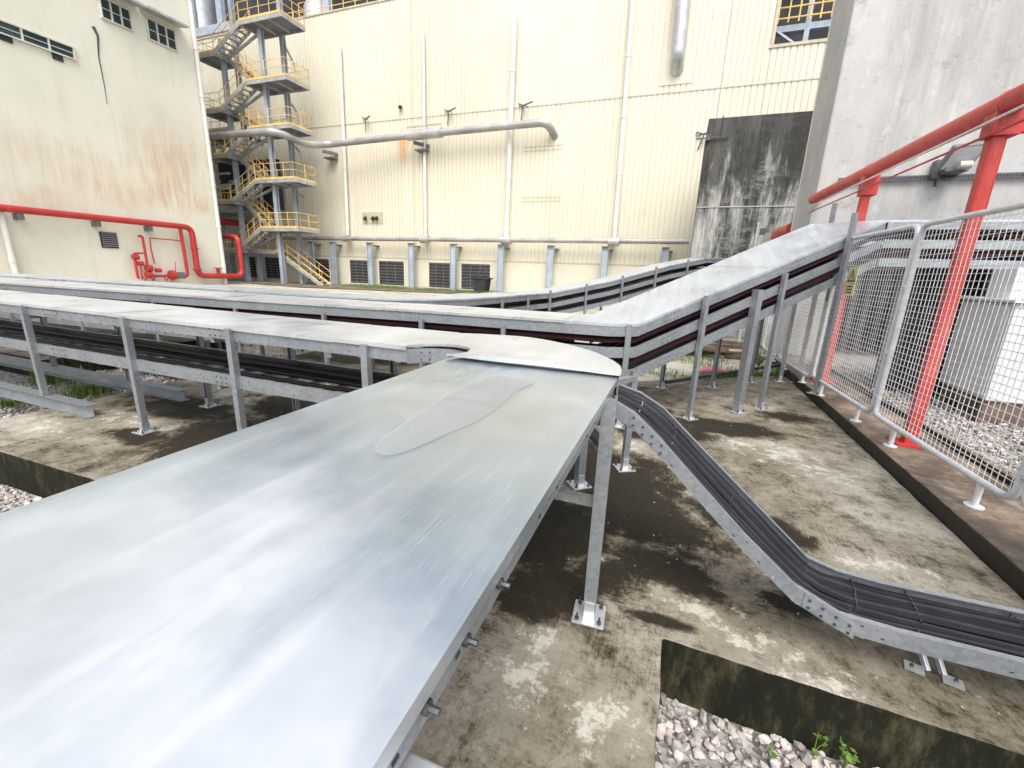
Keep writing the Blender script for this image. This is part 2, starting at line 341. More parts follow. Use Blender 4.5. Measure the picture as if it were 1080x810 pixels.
# thin rain-water film lying on the cover
k = MN('rain_water_film'); k.set(Base_Color=(.36, .38, .40), Roughness=.02, IOR=1.33, Alpha=.38, Specular_IOR_Level=.9)
k.bump(k.noise(6, 3), .04, .002); M['water'] = k.m

# ------------------------------------------------------------------ mesh helpers
class MB:
    def __init__(s): s.v = []; s.f = []
    def add(s, vs, fs):
        b = len(s.v); s.v += [Vector(v) for v in vs]; s.f += [tuple(i+b for i in f) for f in fs]; return s
    def obox(s, c, a, b, d):
        c = Vector(c); a = Vector(a); b = Vector(b); d = Vector(d)
        vs = [c+i*a+j*b+l*d for i in (-1, 1) for j in (-1, 1) for l in (-1, 1)]
        return s.add(vs, [(0, 1, 3, 2), (4, 6, 7, 5), (0, 4, 5, 1), (2, 3, 7, 6), (0, 2, 6, 4), (1, 5, 7, 3)])
    def box(s, x0, y0, z0, x1, y1, z1):
        return s.obox(((x0+x1)/2, (y0+y1)/2, (z0+z1)/2), ((x1-x0)/2, 0, 0), (0, (y1-y0)/2, 0), (0, 0, (z1-z0)/2))
    def bar(s, p, q, w, h, up=(0, 0, 1)):
        p = Vector(p); q = Vector(q); d = (q-p); u = Vector(up)
        if abs(d.normalized().dot(u)) > .97: u = Vector((0, 1, 0))
        sx = d.cross(u).normalized(); uu = sx.cross(d).normalized()
        return s.obox((p+q)/2, d/2, sx*w/2, uu*h/2)
    def tube(s, pts, r, n=8, cap=True):
        pts = [Vector(p) for p in pts]; rings = []
        t0 = (pts[1]-pts[0]).normalized(); u = t0.orthogonal().normalized()
        for i, p in enumerate(pts):
            a = (p-pts[i-1]).normalized() if i else t0
            b = (pts[i+1]-p).normalized() if i < len(pts)-1 else a
            t = (a+b).normalized() if (a+b).length > 1e-6 else a
            u = (u-u.dot(t)*t).normalized(); w_ = t.cross(u)
            sc = min(1/max(.4, t.dot(a)), 1.6)
            rr = r[i] if isinstance(r, (list, tuple)) else r
            rings.append([p+(u*math.cos(2*math.pi*j/n)+w_*math.sin(2*math.pi*j/n))*rr*(sc if sc < 1.02 else 1) for j in range(n)])
        b = len(s.v)
        for g in rings: s.v += g
        for i in range(len(rings)-1):
            for j in range(n):
                s.f.append((b+i*n+j, b+i*n+(j+1) % n, b+(i+1)*n+(j+1) % n, b+(i+1)*n+j))
        if cap:
            s.f.append(tuple(b+j for j in reversed(range(n)))); s.f.append(tuple(b+(len(rings)-1)*n+j for j in range(n)))
        return s
    def sweep(s, path, prof):
        """closed profile (a = to the left of the path, b = up) swept with mitred corners"""
        path = [Vector(p) for p in path]; n = len(prof); b = len(s.v)
        for i, p in enumerate(path):
            nv = miter(path, i)
            for a, h in prof: s.v.append(p+nv*a+Vector((0, 0, h)))
        for i in range(len(path)-1):
            for j in range(n):
                s.f.append((b+i*n+j, b+(i+1)*n+j, b+(i+1)*n+(j+1) % n, b+i*n+(j+1) % n))
        s.f.append(tuple(b+j for j in range(n))); s.f.append(tuple(b+(len(path)-1)*n+j for j in reversed(range(n))))
        return s
    def prism(s, poly, z0, z1):
        n = len(poly); vs = [(x, y, z0) for x, y in poly]+[(x, y, z1) for x, y in poly]
        return s.add(vs, [tuple(reversed(range(n))), tuple(range(n, 2*n))]+[(i, (i+1) % n, n+(i+1) % n, n+i) for i in range(n)])
    def hexbolt(s, c, axis, r, h):
        c = Vector(c); a = Vector(axis).normalized(); return s.tube([c-a*.002, c+a*h], r, 6)
def miter(path, i):
    a = path[i]-path[i-1] if i else path[1]-path[0]
    b = path[i+1]-path[i] if i < len(path)-1 else a
    a = Vector((a.x, a.y, 0)); b = Vector((b.x, b.y, 0))
    if a.length < 1e-6: a = b
    if b.length < 1e-6: b = a
    a.normalize(); b.normalize()
    na = Vector((-a.y, a.x, 0)); nb = Vector((-b.y, b.x, 0)); nn = (na+nb).normalized()
    return nn/max(.5, nn.dot(na))
def offs(path, d, dz=0.):
    path = [Vector(p) for p in path]
    return [p+miter(path, i)*d+Vector((0, 0, dz)) for i, p in enumerate(path)]
def build(mb, name, mat, parent=None, smooth=False, origin=None, bevel=0.):
    me = bpy.data.meshes.new(name)
    org = Vector(origin) if origin is not None else (worldloc(parent) if parent else Vector((0, 0, 0)))
    me.from_pydata([v-org for v in mb.v], [], mb.f); me.validate(); me.update()
    mats = mat if isinstance(mat, list) else [mat]
    for x in mats: me.materials.append(M[x])
    if smooth: me.polygons.foreach_set('use_smooth', [True]*len(me.polygons))
    o = bpy.data.objects.new(name, me); col.objects.link(o)
    if parent: o.parent = parent
    else: o.location = org
    if bevel:
        bv = o.modifiers.new('bevel', 'BEVEL'); bv.width = bevel; bv.segments = 2; bv.limit_method = 'ANGLE'; bv.angle_limit = R(40)
    if smooth:
        try: me.set_sharp_from_angle(angle=R(38))
        except Exception: pass
    return o
def worldloc(o):
    l = Vector(o.location)
    while o.parent: o = o.parent; l += Vector(o.location)
    return l
def tag(o, label=None, cat=None, group=None, kind=None):
    if label: o['label'] = label
    if cat: o['category'] = cat
    if group: o['group'] = group
    if kind: o['kind'] = kind
    return o
def thing(name, label, cat, loc=(0, 0, 0), group=None):
    o = bpy.data.objects.new(name, None); col.objects.link(o); o.location = loc; o.empty_display_size = .2
    return tag(o, label, cat, group)
def dup(root, loc, rz=0., label=None, group=None):
    r = root.copy(); col.objects.link(r); r.location = loc; r.rotation_euler = (0, 0, rz)
    if label: r['label'] = label
    if group: r['group'] = group
    for ch in list(root.children):
        c_ = ch.copy(); col.objects.link(c_); c_.parent = r
        for g_ in ch.children:
            d_ = g_.copy(); col.objects.link(d_); d_.parent = c_
    return r
def bend(pts, r, n=6):
    """round the inner corners of a polyline"""
    pts = [Vector(p) for p in pts]; out = [pts[0]]
    for i in range(1, len(pts)-1):
        a = (pts[i-1]-pts[i]); b = (pts[i+1]-pts[i]); d = min(r, a.length*.49, b.length*.49)
        p0 = pts[i]+a.normalized()*d; p2 = pts[i]+b.normalized()*d
        for j in range(n+1):
            t = j/n; out.append(p0*(1-t)**2+pts[i]*2*t*(1-t)+p2*t*t)
    out.append(pts[-1]); return out
def resample(path, step):
    path = [Vector(p) for p in path]; out = [path[0]]
    for a, b in zip(path, path[1:]):
        n = max(1, int((b-a).length/step))
        for i in range(1, n+1): out.append(a.lerp(b, i/n))
    return out
def along(path, d):
    for a, b in zip(path, path[1:]):
        L = (b-a).length
        if d <= L: return a.lerp(b, d/L), (b-a).normalized()
        d -= L
    return path[-1], (path[-1]-path[-2]).normalized()
def plen(path): return sum((b-a).length for a, b in zip(path, path[1:]))

# ------------------------------------------------------------------ ground
b = MB(); b.add([(-400, -400, -.32), (400, -400, -.32), (400, 400, -.32), (-400, 400, -.32)], [(0, 1, 2, 3)])
tag(build(b, 'ground', 'gravel'), kind='structure')
slab_poly = [(-6.1, 1.58), (-1.25, 1.68), (-1.25, -4), (.125, -4), (.125, 1.775), (1.93, 1.735), (1.93, 8.6), (.8, 7.85), (-.4, 6.9), (-6.35, 6.9)]
def rough_edge(poly, step=.06, amp=.007):
    out = []
    for (a0_, b0_), (a1_, b1_) in zip(poly, poly[1:]+poly[:1]):
        L_ = math.hypot(a1_-a0_, b1_-b0_); n_ = max(1, int(L_/step)); nx, ny = (b1_-b0_)/L_, -(a1_-a0_)/L_
        for i in range(n_):
            x_ = a0_+(a1_-a0_)*i/n_; y_ = b0_+(b1_-b0_)*i/n_; d_ = amp*(noise.noise(Vector((x_*5, y_*5, 0)))+.7*noise.noise(Vector((x_*17, y_*17, 0)))) if i else 0
            out.append((x_+nx*d_, y_+ny*d_))
    return out
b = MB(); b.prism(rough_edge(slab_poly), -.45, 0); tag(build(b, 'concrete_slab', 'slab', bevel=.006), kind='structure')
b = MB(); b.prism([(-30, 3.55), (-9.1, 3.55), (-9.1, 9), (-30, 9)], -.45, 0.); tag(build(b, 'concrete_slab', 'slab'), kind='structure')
b = MB(); b.prism([(-70, 9.0), (-9.1, 9.0), (-9.1, 6.9), (-6.36, 6.9), (-.41, 6.906), (.8, 7.856), (1.93, 8.62), (1.93, 10.45), (2.2, 10.45), (2.2, 13), (60, 13), (60, 60), (-70, 60)], -.4, -.03)
tag(build(b, 'ground', 'yard'), kind='structure')
b = MB(); b.prism(rough_edge([(1.945, -3), (2.61, -3), (2.61, 10.45), (1.945, 10.45)]), -.4, .12); tag(build(b, 'kerb', 'kerb', bevel=.015), kind='structure')
b = MB(); b.prism([(2.625, -3), (12, -3), (12, 10.45), (2.625, 10.45)], -.38, .04); tag(build(b, 'ground', 'gravel'), kind='structure')
b = MB(); b.prism([(2.63, 1.5), (2.67, 1.5), (2.67, 9.5), (2.63, 9.5)], .03, .17)
tag(build(b, 'edging_board', 'kerb', origin=(2.65, 5, .03)), 'thin dark edging board holding back the gravel behind the mesh fence', 'edging board')
b = MB(); b.prism([(-30, 24), (-24, 23.3), (-14.5, 26.5), (-14.5, 29.8), (-30, 29.8)], -.1, .02); tag(build(b, 'pavement', 'kerb'), kind='structure')

# stones
import numpy as _np
def stones(name, label, poly_fn, n, z0, r0, r1, cat='gravel'):
    t = (1+5**.5)/2
    base = [Vector(v).normalized() for v in [(-1, t, 0), (1, t, 0), (-1, -t, 0), (1, -t, 0), (0, -1, t), (0, 1, t), (0, -1, -t), (0, 1, -t), (t, 0, -1), (t, 0, 1), (-t, 0, -1), (-t, 0, 1)]]
    fc = [(0, 11, 5), (0, 5, 1), (0, 1, 7), (0, 7, 10), (0, 10, 11), (1, 5, 9), (5, 11, 4), (11, 10, 2), (10, 7, 6), (7, 1, 8), (3, 9, 4), (3, 4, 2), (3, 2, 6), (3, 6, 8), (3, 8, 9), (4, 9, 5), (2, 4, 11), (6, 2, 10), (8, 6, 7), (9, 8, 1)]
    b = MB()
    for i in range(n):
        x, y = poly_fn(); r = r0+(r1-r0)*random.random()**2.2
        M3 = Matrix.Rotation(random.uniform(0, 6.28), 3, 'Z') @ Matrix.Rotation(random.uniform(-.6, .6), 3, 'X')
        sx_, sy_, sz_ = random.uniform(.8, 1.35), random.uniform(.65, 1.1), random.uniform(.45, .8)
        vs = []
        for v in base:
            q = Vector((v.x*sx_, v.y*sy_, v.z*sz_))*r*random.uniform(.78, 1.15)
            vs.append(M3 @ q+Vector((x, y, z0+r*.35+random.random()*r*.6)))
        b.add(vs, fc)
    return tag(build(b, name, 'stone', origin=(b.v[0].x, b.v[0].y, z0)), label, cat, kind='stuff')
stones('gravel', 'pink and grey crushed stones in the pit at the bottom right', lambda: (random.uniform(.15, 2.6), random.uniform(.5, 1.76)), 5200, -.32, .007, .031)
stones('gravel', 'pale crushed stones below the slab edge at far left', lambda: (random.uniform(-6.2, -2.3), random.uniform(.2, 1.58)), 7000, -.32, .010, .026)
def pit2():
    while True:
        x, y = random.uniform(-9.05, -6.2), random.uniform(1.0, 6.8)
        if noise.noise(Vector((x*.9, y*1.2, 0))) > -.18 or y < 2.2: return x, y
stones('gravel', 'stones under the left raised cable trays, crossed by two steel beams', pit2, 6500, -.32, .012, .032)
stones('gravel', 'pale stones behind the mesh fence around the white cabinet', lambda: (random.uniform(2.68, 6), random.uniform(3.0, 9.2)), 6500, .04, .012, .034)

b = MB(); rl = random.Random(8)
for i in range(150):
    x_, y_ = rl.uniform(-5.5, 1.9), rl.uniform(1.75, 6.8)
    if i > 95: x_, y_ = rl.uniform(-.2, 1.9), rl.uniform(1.78, 3.2)
    a_ = rl.uniform(0, 6.28); q_ = rl.uniform(.003, .011); d_ = Vector((math.cos(a_), math.sin(a_), rl.uniform(-.2, .3)))*q_; e_ = Vector((-math.sin(a_), math.cos(a_), 0))*q_*.6
    b.add([Vector((x_, y_, .001))+v_ for v_ in (-d_, -e_, d_, e_)]+[Vector((x_, y_, .001+q_*.8))], [(0, 1, 4), (1, 2, 4), (2, 3, 4), (3, 0, 4)])
tag(build(b, 'grit', 'stone', origin=(0, 3, 0)), 'scattered grit and small stone chips lying on the slab', 'grit', kind='stuff')
# grass blades
def blades(b, x, y, z, h, r):
    a = random.uniform(0, 6.28); d = Vector((math.cos(a), math.sin(a), 0)); w_ = d.cross(Vector((0, 0, 1)))*.004*random.uniform(.6, 1.6)*(h/.1)**.5
    ln = d*h*random.uniform(.1, .7)
    p = Vector((x, y, z)); q = p+ln*.35+Vector((0, 0, h*.6)); e = p+ln+Vector((0, 0, h))
    b.add([p-w_, p+w_, q+w_*.7, q-w_*.7, e], [(0, 1, 2, 3), (3, 2, 4)])
def tuft(x, y, z, rad, h, n, label, name='grass_tuft', grp=None):
    b = MB()
    for i in range(n):
        r = rad*abs(random.gauss(0, .5)); a = random.uniform(0, 6.28)
        blades(b, x+r*math.cos(a), y+r*math.sin(a), z, h*random.uniform(.4, 1.1), 0)
    return tag(build(b, name, 'grass', origin=(x, y, z)), label, 'grass tuft', grp)
p = G(64, 402, -.3); tuft(p.x, p.y, -.3, .42, .20, 700, 'bright green grass tuft between the leftmost tray posts', grp='grass tufts in the left gravel')
p = G(94, 416, -.3); tuft(p.x, p.y, -.3, .40, .17, 650, 'green grass tuft just above the free end of the nearer steel beam', grp='grass tufts in the left gravel')
p = G(10, 428, -.3); tuft(p.x, p.y, -.3, .35, .10, 300, 'low dull grass tuft by the left edge of the picture under the nearer beam', grp='grass tufts in the left gravel')
b = MB()
for i in range(5200):
    x = random.uniform(-1.2, 2.1); y = random.uniform(7.3, 12)
    if y < 7.85+(x-.8)*.8+.02 or noise.noise(Vector((x*1.1, y*1.1, 3))) < -.08: continue
    blades(b, x, y, -.03, random.uniform(.03, .13), 0)
for i in range(900):
    x = random.uniform(.5, 1.93); y = 7.6+(x-.5)*.75+abs(random.gauss(0, .12)); blades(b, x, y, -.03, random.uniform(.05, .16), 0)
tag(build(b, 'grass', 'grass', origin=(0, 8, -.03)), 'patchy grass and weeds beyond the slab under the raised tray ramp', 'grass', kind='stuff')
b = MB()
for i in range(9000):
    x = random.uniform(-24.5, -11); y = random.uniform(27.2, 29.7)
    if noise.noise(Vector((x*.3, y*.5, 9)))*1.2+.35 < random.random()*.6: continue
    blades(b, x, y, -.03, random.uniform(.12, .3), 0)
tag(build(b, 'grass', 'grass', origin=(-18, 28, -.03)), 'strip of green grass at the foot of the cream clad wall', 'grass', kind='stuff')
def weed(x, y, z, h, n, label, grp=None):
    t = thing('weed', label, 'weed', (x, y, z), grp); s_ = MB(); lf = MB()
    for i in range(n):
        a = random.uniform(0, 6.28); hh = h*random.uniform(.5, 1); tip = Vector((x+math.cos(a)*hh*.45, y+math.sin(a)*hh*.45, z+hh))
        s_.tube([(x, y, z-.01), (x+math.cos(a)*hh*.12, y+math.sin(a)*hh*.12, z+hh*.5), tip], [.003, .002, .001], 5)
        for j in range(5):
            b2 = random.uniform(0, 6.28); d = Vector((math.cos(b2), math.sin(b2), random.uniform(-.2, .4))).normalized(); pp = Vector((x, y, z)).lerp(tip, random.uniform(.55, 1)); L = h*random.uniform(.14, .26)
            sd_ = d.cross(Vector((0, 0, 1))).normalized()*L*.34
            lf.add([pp, pp+d*L*.45+sd_, pp+d*L, pp+d*L*.45-sd_], [(0, 1, 2, 3)])
    build(s_, 'stem', 'leaf', t); build(lf, 'leaf', 'leaf', t)
for (px_, py_, h_, n_, lb) in [(850, 772, .11, 3, 'small weed sprouting highest against the mossy pit wall'), (882, 784, .13, 5, 'leafy green weed in the middle of the stone pit'), (945, 806, .12, 5, 'weed at the bottom edge of the picture, nearest the right corner'), (815, 800, .06, 5, 'flat weed among the stones at the bottom of the pit')]:
    p = G(px_, py_, -.3); weed(p.x, min(p.y, 1.72), -.3, h_, n_, lb, 'weeds in the stone pit')
for (px_, py_, lb) in [(840, 402, 'low weed growing at the corner of the kerb below the ramp'), (800, 388, 'bushy weed behind the ramp legs near the white gate'), (735, 368, 'bushy weed beyond the brown rubble')]:
    p = G(px_, py_, -.02); weed(p.x, p.y, -.02, .3 if py_ < 390 else .14, 22, lb, 'weeds beyond the slab')
# pink sack, rubble
p = G(752, 394, -.02)
b = MB(); b.tube([p+Vector((-.26, -.1, .03)), p+Vector((-.16, -.05, .05)), p+Vector((-.03, 0, .06)), p+Vector((.1, .05, .05)), p+Vector((.24, .08, .02))], [.02, .06, .08, .065, .02], 9)
tag(build(b, 'sack', 'pink', smooth=True, origin=p), 'faded pink sack lying on the grass beyond the ramp', 'sack')
p = G(740, 378, -.02)
b = MB()
for i in range(16):
    q = p+Vector((random.uniform(-.9, .9), random.uniform(-.1, .9), random.uniform(.03, .28))); a = random.uniform(-.3, .3)
    b.obox(q, Vector((math.cos(a), math.sin(a), random.uniform(-.05, .05)))*random.uniform(.3, .8), Vector((-math.sin(a), math.cos(a), 0))*.06, (0, 0, .035))
tag(build(b, 'timber_pile', 'brown', origin=p), 'low pile of brown boards and rubble beyond the pink sack', 'timber pile')

# ------------------------------------------------------------------ tray parts
def cprof(h, w_=.028, t=.004, mir=False):
    p = [(0, 0), (0, -h), (w_, -h), (w_, -h+t), (t, -h+t), (t, -t), (w_, -t), (w_, 0)]
    return [(-a, z) for a, z in reversed(p)] if mir else p
def rail(T, path, h, off, mir, dz, splices=(), holes=True, face=-1):
    pth = offs(path, off, dz); b = MB(); b.sweep(pth, cprof(h, mir=mir))
    o = build(b, 'side_rail', 'steel', T)
    hb = MB(); L = plen(pth)
    if holes:
        d = .25
        while d < L-.1:
            for k_ in range(3):
                c_, t_ = along(pth, min(L-.02, d+k_*.075)); n_ = Vector((-t_.y, t_.x, 0)).normalized()*(1 if mir else -1)
                if n_.length: hb.obox(c_+Vector((0, 0, -h*(.28 if k_ % 2 else .72)))+n_*.0005, t_*.006, n_*.0012, Vector((0, 0, .003)))
            d += .55
        if hb.v: build(hb, 'slot', 'hole', o)
    bb = MB(); pl_ = MB()
    for sdist in splices:
        if sdist > L-.2: continue
        c_, t_ = along(pth, sdist); n_ = Vector((-t_.y, t_.x, 0)).normalized()*(1 if mir else -1)
        pl_.obox(c_+Vector((0, 0, -h/2))+n_*.0025, t_*.11, n_*.002, Vector((0, 0, h*.42)))
        for i in range(4):
            for j in (.26, .74):
                bb.hexbolt(c_+t_*(-.085+i*.0567)+Vector((0, 0, -h*j))+n_*.004, n_, .006, .006)
    if pl_.v: build(pl_, 'splice_plate', 'steel', o); build(bb, 'bolt', 'bolt', o)
    return o
def ribbon(b, A, B, nv=6, amp=.0, lip=.028, seed=0., thick=.0025):
    """sheet between two edge lines, slightly buckled, with turned-down lips"""
    n = len(A); base = len(b.v)
    for i in range(n):
        for j in range(nv+1):
            p_ = A[i].lerp(B[i], j/nv); e = math.sin(math.pi*j/nv)**.4 if 0 < j < nv else .25
            z = (noise.noise(Vector((p_.x*1.7+seed, p_.y*1.7, seed)))+.5*noise.noise(Vector((p_.x*4.5, p_.y*4.5, seed+4))))*amp*e
            b.v.append(p_+Vector((0, 0, z)))
    for i in range(n-1):
        for j in range(nv):
            q = base+i*(nv+1)+j; b.f.append((q, q+nv+1, q+nv+2, q+1))
    for edge, j in ((A, 0), (B, nv)):
        s0 = len(b.v)
        for i in range(n): b.v.append(b.v[base+i*(nv+1)+j]-Vector((0, 0, lip)))
        for i in range(n-1):
            q = base+i*(nv+1)+j; r_ = base+(i+1)*(nv+1)+j
            b.f.append((q, r_, s0+i+1, s0+i) if j else (r_, q, s0+i, s0+i+1))
    for i in (0, n-1):
        s0 = len(b.v)
        for j in range(nv+1): b.v.append(b.v[base+i*(nv+1)+j]-Vector((0, 0, .003)))
        for j in range(nv):
            q = base+i*(nv+1)+j; b.f.append((q, q+1, s0+j+1, s0+j) if i == 0 else (q+1, q, s0+j, s0+j+1))
def covers(T, path, width, step, mat='cover', amp=.006, over=.012, seed=0., lip=.028):
    """a run of cover sheets, each its own child, each lapping a touch over the next"""
    L = plen(path); A = resample(path, .15); Bf = offs(path, width+2*over)
    A0 = offs(path, -over); A = resample(A0, .15)
    # matching back edge points
    Bp = []
    for a, b_, c_, d_ in zip(A0, A0[1:], Bf, Bf[1:]):
        n = max(1, int((b_-a).length/.15))
        for i in range(0 if not Bp else 1, n+1): Bp.append(c_.lerp(d_, i/n))
    acc = 0; start = 0; k_ = 0
    for i in range(1, len(A)):
        acc += (A[i]-A[i-1]).length
        if acc >= step or i == len(A)-1:
            b = MB(); dz = Vector((0, 0, .0035*(k_ % 2)))
            ribbon(b, [p_+dz for p_ in A[start:i+1]], [p_+dz for p_ in Bp[start:i+1]], 6, amp, lip, seed+k_*1.7)
            build(b, 'cover', mat, T, smooth=True); start = i; acc = 0; k_ += 1
def cables(T, path, offsz, r, mat='cable', name='cable', jit=.012, seed=1, n=6):
    rnd = random.Random(seed)
    for (o_, dz) in offsz:
        pth = offs(path, o_, dz+r); pth = resample(pth, .5)
        pth = [p_+Vector((rnd.uniform(-jit, jit), rnd.uniform(-jit, jit), rnd.uniform(0, jit*.6))) if 0 < i < len(pth)-1 else p_ for i, p_ in enumerate(pth)]
        b = MB(); b.tube(pth, r*rnd.uniform(.85, 1.15), n); build(b, name, mat, T, smooth=True)
def rungs(T, path, width, dz, step=.3, w_=.04, name='rung_set'):
    b = MB(); L = plen(path); d = .1
    while d < L:
        c_, t_ = along(path, d); th = Vector((t_.x, t_.y, 0)).normalized(); n_ = Vector((-th.y, th.x, 0)); c_ = c_+Vector((0, 0, dz))
        b.obox(c_+n_*width/2, n_*(width/2-.006), t_*w_/2, Vector((0, 0, .008))); d += step
    build(b, name, 'steel', T)
def post(T, x, y, ztop, ang=0., zb=0., w_=.045, slot=1, name='post', plate=True):
    """slotted channel post: three walls and lips, with a bolted foot plate"""
    c_, s_ = math.cos(ang), math.sin(ang); ex = Vector((c_, s_, 0)); ey = Vector((-s_, c_, 0)); p_ = Vector((x, y, 0))
    h = w_/2; t = .004; b = MB(); zc = (zb+ztop)/2; hz = Vector((0, 0, (ztop-zb)/2)); C = p_+Vector((0, 0, zc))
    b.obox(C-ey*(h-t/2), ex*h, ey*t/2, hz)
    for sg in (-1, 1):
        b.obox(C+ex*sg*(h-t/2)+ey*t/2, ex*t/2, ey*(h-t/2), hz)
        b.obox(C+ex*sg*(h-.009)+ey*(h-t/2), ex*.0049, ey*t/2, hz*.9995)
    o = build(b, name, 'steel', T)
    if plate:
        f = MB(); f.obox(p_+Vector((0, 0, zb+.006)), ex*.075, ey*.075, Vector((0, 0, .005))); 
        f.obox(p_+Vector((0, 0, zb+.055))-ey*(h+.004), ex*.024, ey*.003, Vector((0, 0, .045)))
        f.obox(p_+Vector((0, 0, zb+.055))+ey*(h+.004), ex*.024, ey*.003, Vector((0, 0, .045)))
        build(f, 'foot_plate', 'zinc', o, bevel=.0015)
        bb = MB()
        for i in (-1, 1):
            for j in (-1, 1): bb.tube([p_+ex*i*.052+ey*j*.052+Vector((0, 0, zb+.01)), p_+ex*i*.052+ey*j*.052+Vector((0, 0, zb+.022))], .011, 6); bb.tube([p_+ex*i*.052+ey*j*.052+Vector((0, 0, zb+.02)), p_+ex*i*.052+ey*j*.052+Vector((0, 0, zb+.045))], .005, 6)
        build(bb, 'bolt', 'bolt', o)
    return o
def arm(T, a, b_, w_=.041):
    b = MB(); b.bar(a, b_, w_, w_); return build(b, 'cross_arm', 'steel', T)

# ------------------------------------------------------------------ tray A: the cover the camera stands over
ZA = 1.12
T = thing('cable_tray', 'wide bare tray cover in the foreground, running from the camera to the rounded bend', 'cable tray', (-.69, 1, 0))
pa = [Vector((-.235, -1.6, ZA)), Vector((-.235, 2.13, ZA))]
for i, (y0, y1) in enumerate([(-1.6, .2), (.2, 2.13)]):
    A = resample([Vector((-.225, -1.6 if i == 0 else -1.6, ZA)), Vector((-.225, 2.13, ZA))], .06) if i == 0 else None
    if i == 0:
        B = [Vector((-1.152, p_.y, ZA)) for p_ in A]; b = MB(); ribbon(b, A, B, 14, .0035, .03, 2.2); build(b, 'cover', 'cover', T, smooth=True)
rail(T, pa, .075, 0, False, -.006)
rail(T, pa, .075, .908, True, -.006)
rungs(T, pa, .908, -.072)
cables(T, pa, [(.06+.062*i, -.068) for i in range(13)], .018, 'cable', seed=5)
bb = MB()
for y_ in (.36, .47, .60, .92, 1.02, 1.12):
    big_ = y_ < .7
    bb.hexbolt((-.235-.001, y_, ZA-.05), (1, 0, 0), .010 if big_ else .004, .010 if big_ else .003)
    if big_: bb.tube([(-.23, y_, ZA-.05), (-.212, y_, ZA-.05)], .005, 6)
build(bb, 'bolt', 'bolt', T)
b = MB(); b.bar((-1.25, .33, ZA-.14), (-.14, .33, ZA-.14), .041, .041); o = build(b, 'cross_arm', 'zinc', T, bevel=.004)
post(T, -.215, 1.778, 1.105, R(4), w_=.058)
post(T, -1.19, 1.78, 1.04, R(180), w_=.058)
post(T, -.215, -.5, 1.0, 0, w_=.058); post(T, -1.19, -.5, 1.0, 0, w_=.058)
arm(T, (-1.2, 1.83, .58), (-.2, 1.83, .58)); arm(T, (-1.2, 1.83, .98), (-.24, 1.83, .98))

# ------------------------------------------------------------------ tray B: nearest left run, with the bend
ZB = 1.10
T = thing('cable_tray', 'nearest two-tier covered tray on the left, black cables below, ending in a rounded bend', 'cable tray', (-4, 2.7, 0))
pb = [Vector((-15, 2.40, ZB)), Vector((-1.62, 2.37, ZB))]
WB = .72
covers(T, pb, WB, 2.44, 'cover_old', .005, seed=3)
outer = [Vector(q+(0,)) for q in [(-1.62, 3.10), (-1.30, 3.16), (-1.02, 3.14), (-.74, 2.98), (-.50, 2.76), (-.34, 2.52), (-.245, 2.30), (-.215, 2.12), (-.215, 2.06)]]
inner = [Vector(q+(0,)) for q in [(-1.62, 2.37), (-1.52, 2.455), (-1.38, 2.495), (-1.26, 2.46), (-1.17, 2.38), (-1.12, 2.27), (-1.105, 2.18), (-1.12, 2.11), (-1.15, 2.05)]]
def smooth_line(P, n=5):
    out = []
    for i in range(len(P)-1):
        p0, p1, p2, p3 = P[max(0, i-1)], P[i], P[i+1], P[min(len(P)-1, i+2)]
        for j in range(n):
            t = j/n; out.append(.5*((2*p1)+(p2-p0)*t+(2*p0-5*p1+4*p2-p3)*t*t+(3*p1-p0-3*p2+p3)*t**3))
    out.append(P[-1]); return out
so_, si_ = smooth_line(outer), smooth_line(inner)
def lift(P, k0=ZB+.006):
    n = len(P); return [Vector((p_.x, p_.y, k0+(ZA+.022-k0)*min(1, i/(n-1)*1.3))) for i, p_ in enumerate(P)]
b = MB(); ribbon(b, lift(si_), [p_+Vector((0, 0, -.004)) for p_ in lift(so_)], 10, .007, .016, 8.)
nl = len(si_)
for i in range(nl):
    for j in range(11):
        f_ = max(0, (i/(nl-1)-.72)/.28)**1.6; t__ = j/10; b.v[i*11+j].z += f_*.026*(math.sin(math.pi*min(1, t__*1.0+.12)))*(1-.5*t__)
tag(build(b, 'bend_cover', 'cover_old', T, smooth=True), 'rounded dusty cover over the bend')
for dz, h_ in ((-.006, .10), (-.40, .10)):
    for P, mir in ((so_, True), (si_, False)):
        pth = [Vector((p_.x, p_.y, ZB)) for p_ in P]
        rail(T, pth, h_, .006 if not mir else -.006, mir, dz-.012, splices=(.12,), holes=False)
for dz in (-.006, -.40):
    rail(T, pb, .10, .004, False, dz-.004, splices=(3.2, 6.2, 9.25, 11.6)); rail(T, pb, .10, WB-.004, True, dz-.004, splices=(6, 9, 12))
rungs(T, pb, WB, -.11, .3); rungs(T, pb, WB, -.50, .28, .07)
cable_path = [Vector((-15, 2.40, ZB)), Vector((-1.75, 2.37, ZB)), Vector((-1.2, 2.3, ZB)), Vector((-1.05, 1.8, ZB)), Vector((-1.0, 1.2, ZB))]
cables(T, cable_path[:2], [(.045, -.49), (.09, -.49), (.135, -.49), (.26, -.49)], .019, 'cable', seed=2, jit=.014, n=8)
cables(T, cable_path[:2], [(.42, -.488), (.475, -.488), (.53, -.488), (.585, -.488), (.45, -.44), (.505, -.44), (.56, -.44), (.64, -.488)], .027, 'cable', seed=22, jit=.010, n=8)
cables(T, cable_path[:2], [(.12, -.10), (.2, -.10), (.5, -.1)], .022, 'cable', seed=12)
for x_, zb_ in [(-4.56, 0), (-3.25, 0), (-1.95, 0), (-6.18, .136), (-7.8, .136), (-9.4, .136)]:
    post(T, x_, 2.366, 1.085, 0, zb=zb_, w_=.052, plate=zb_ == 0)
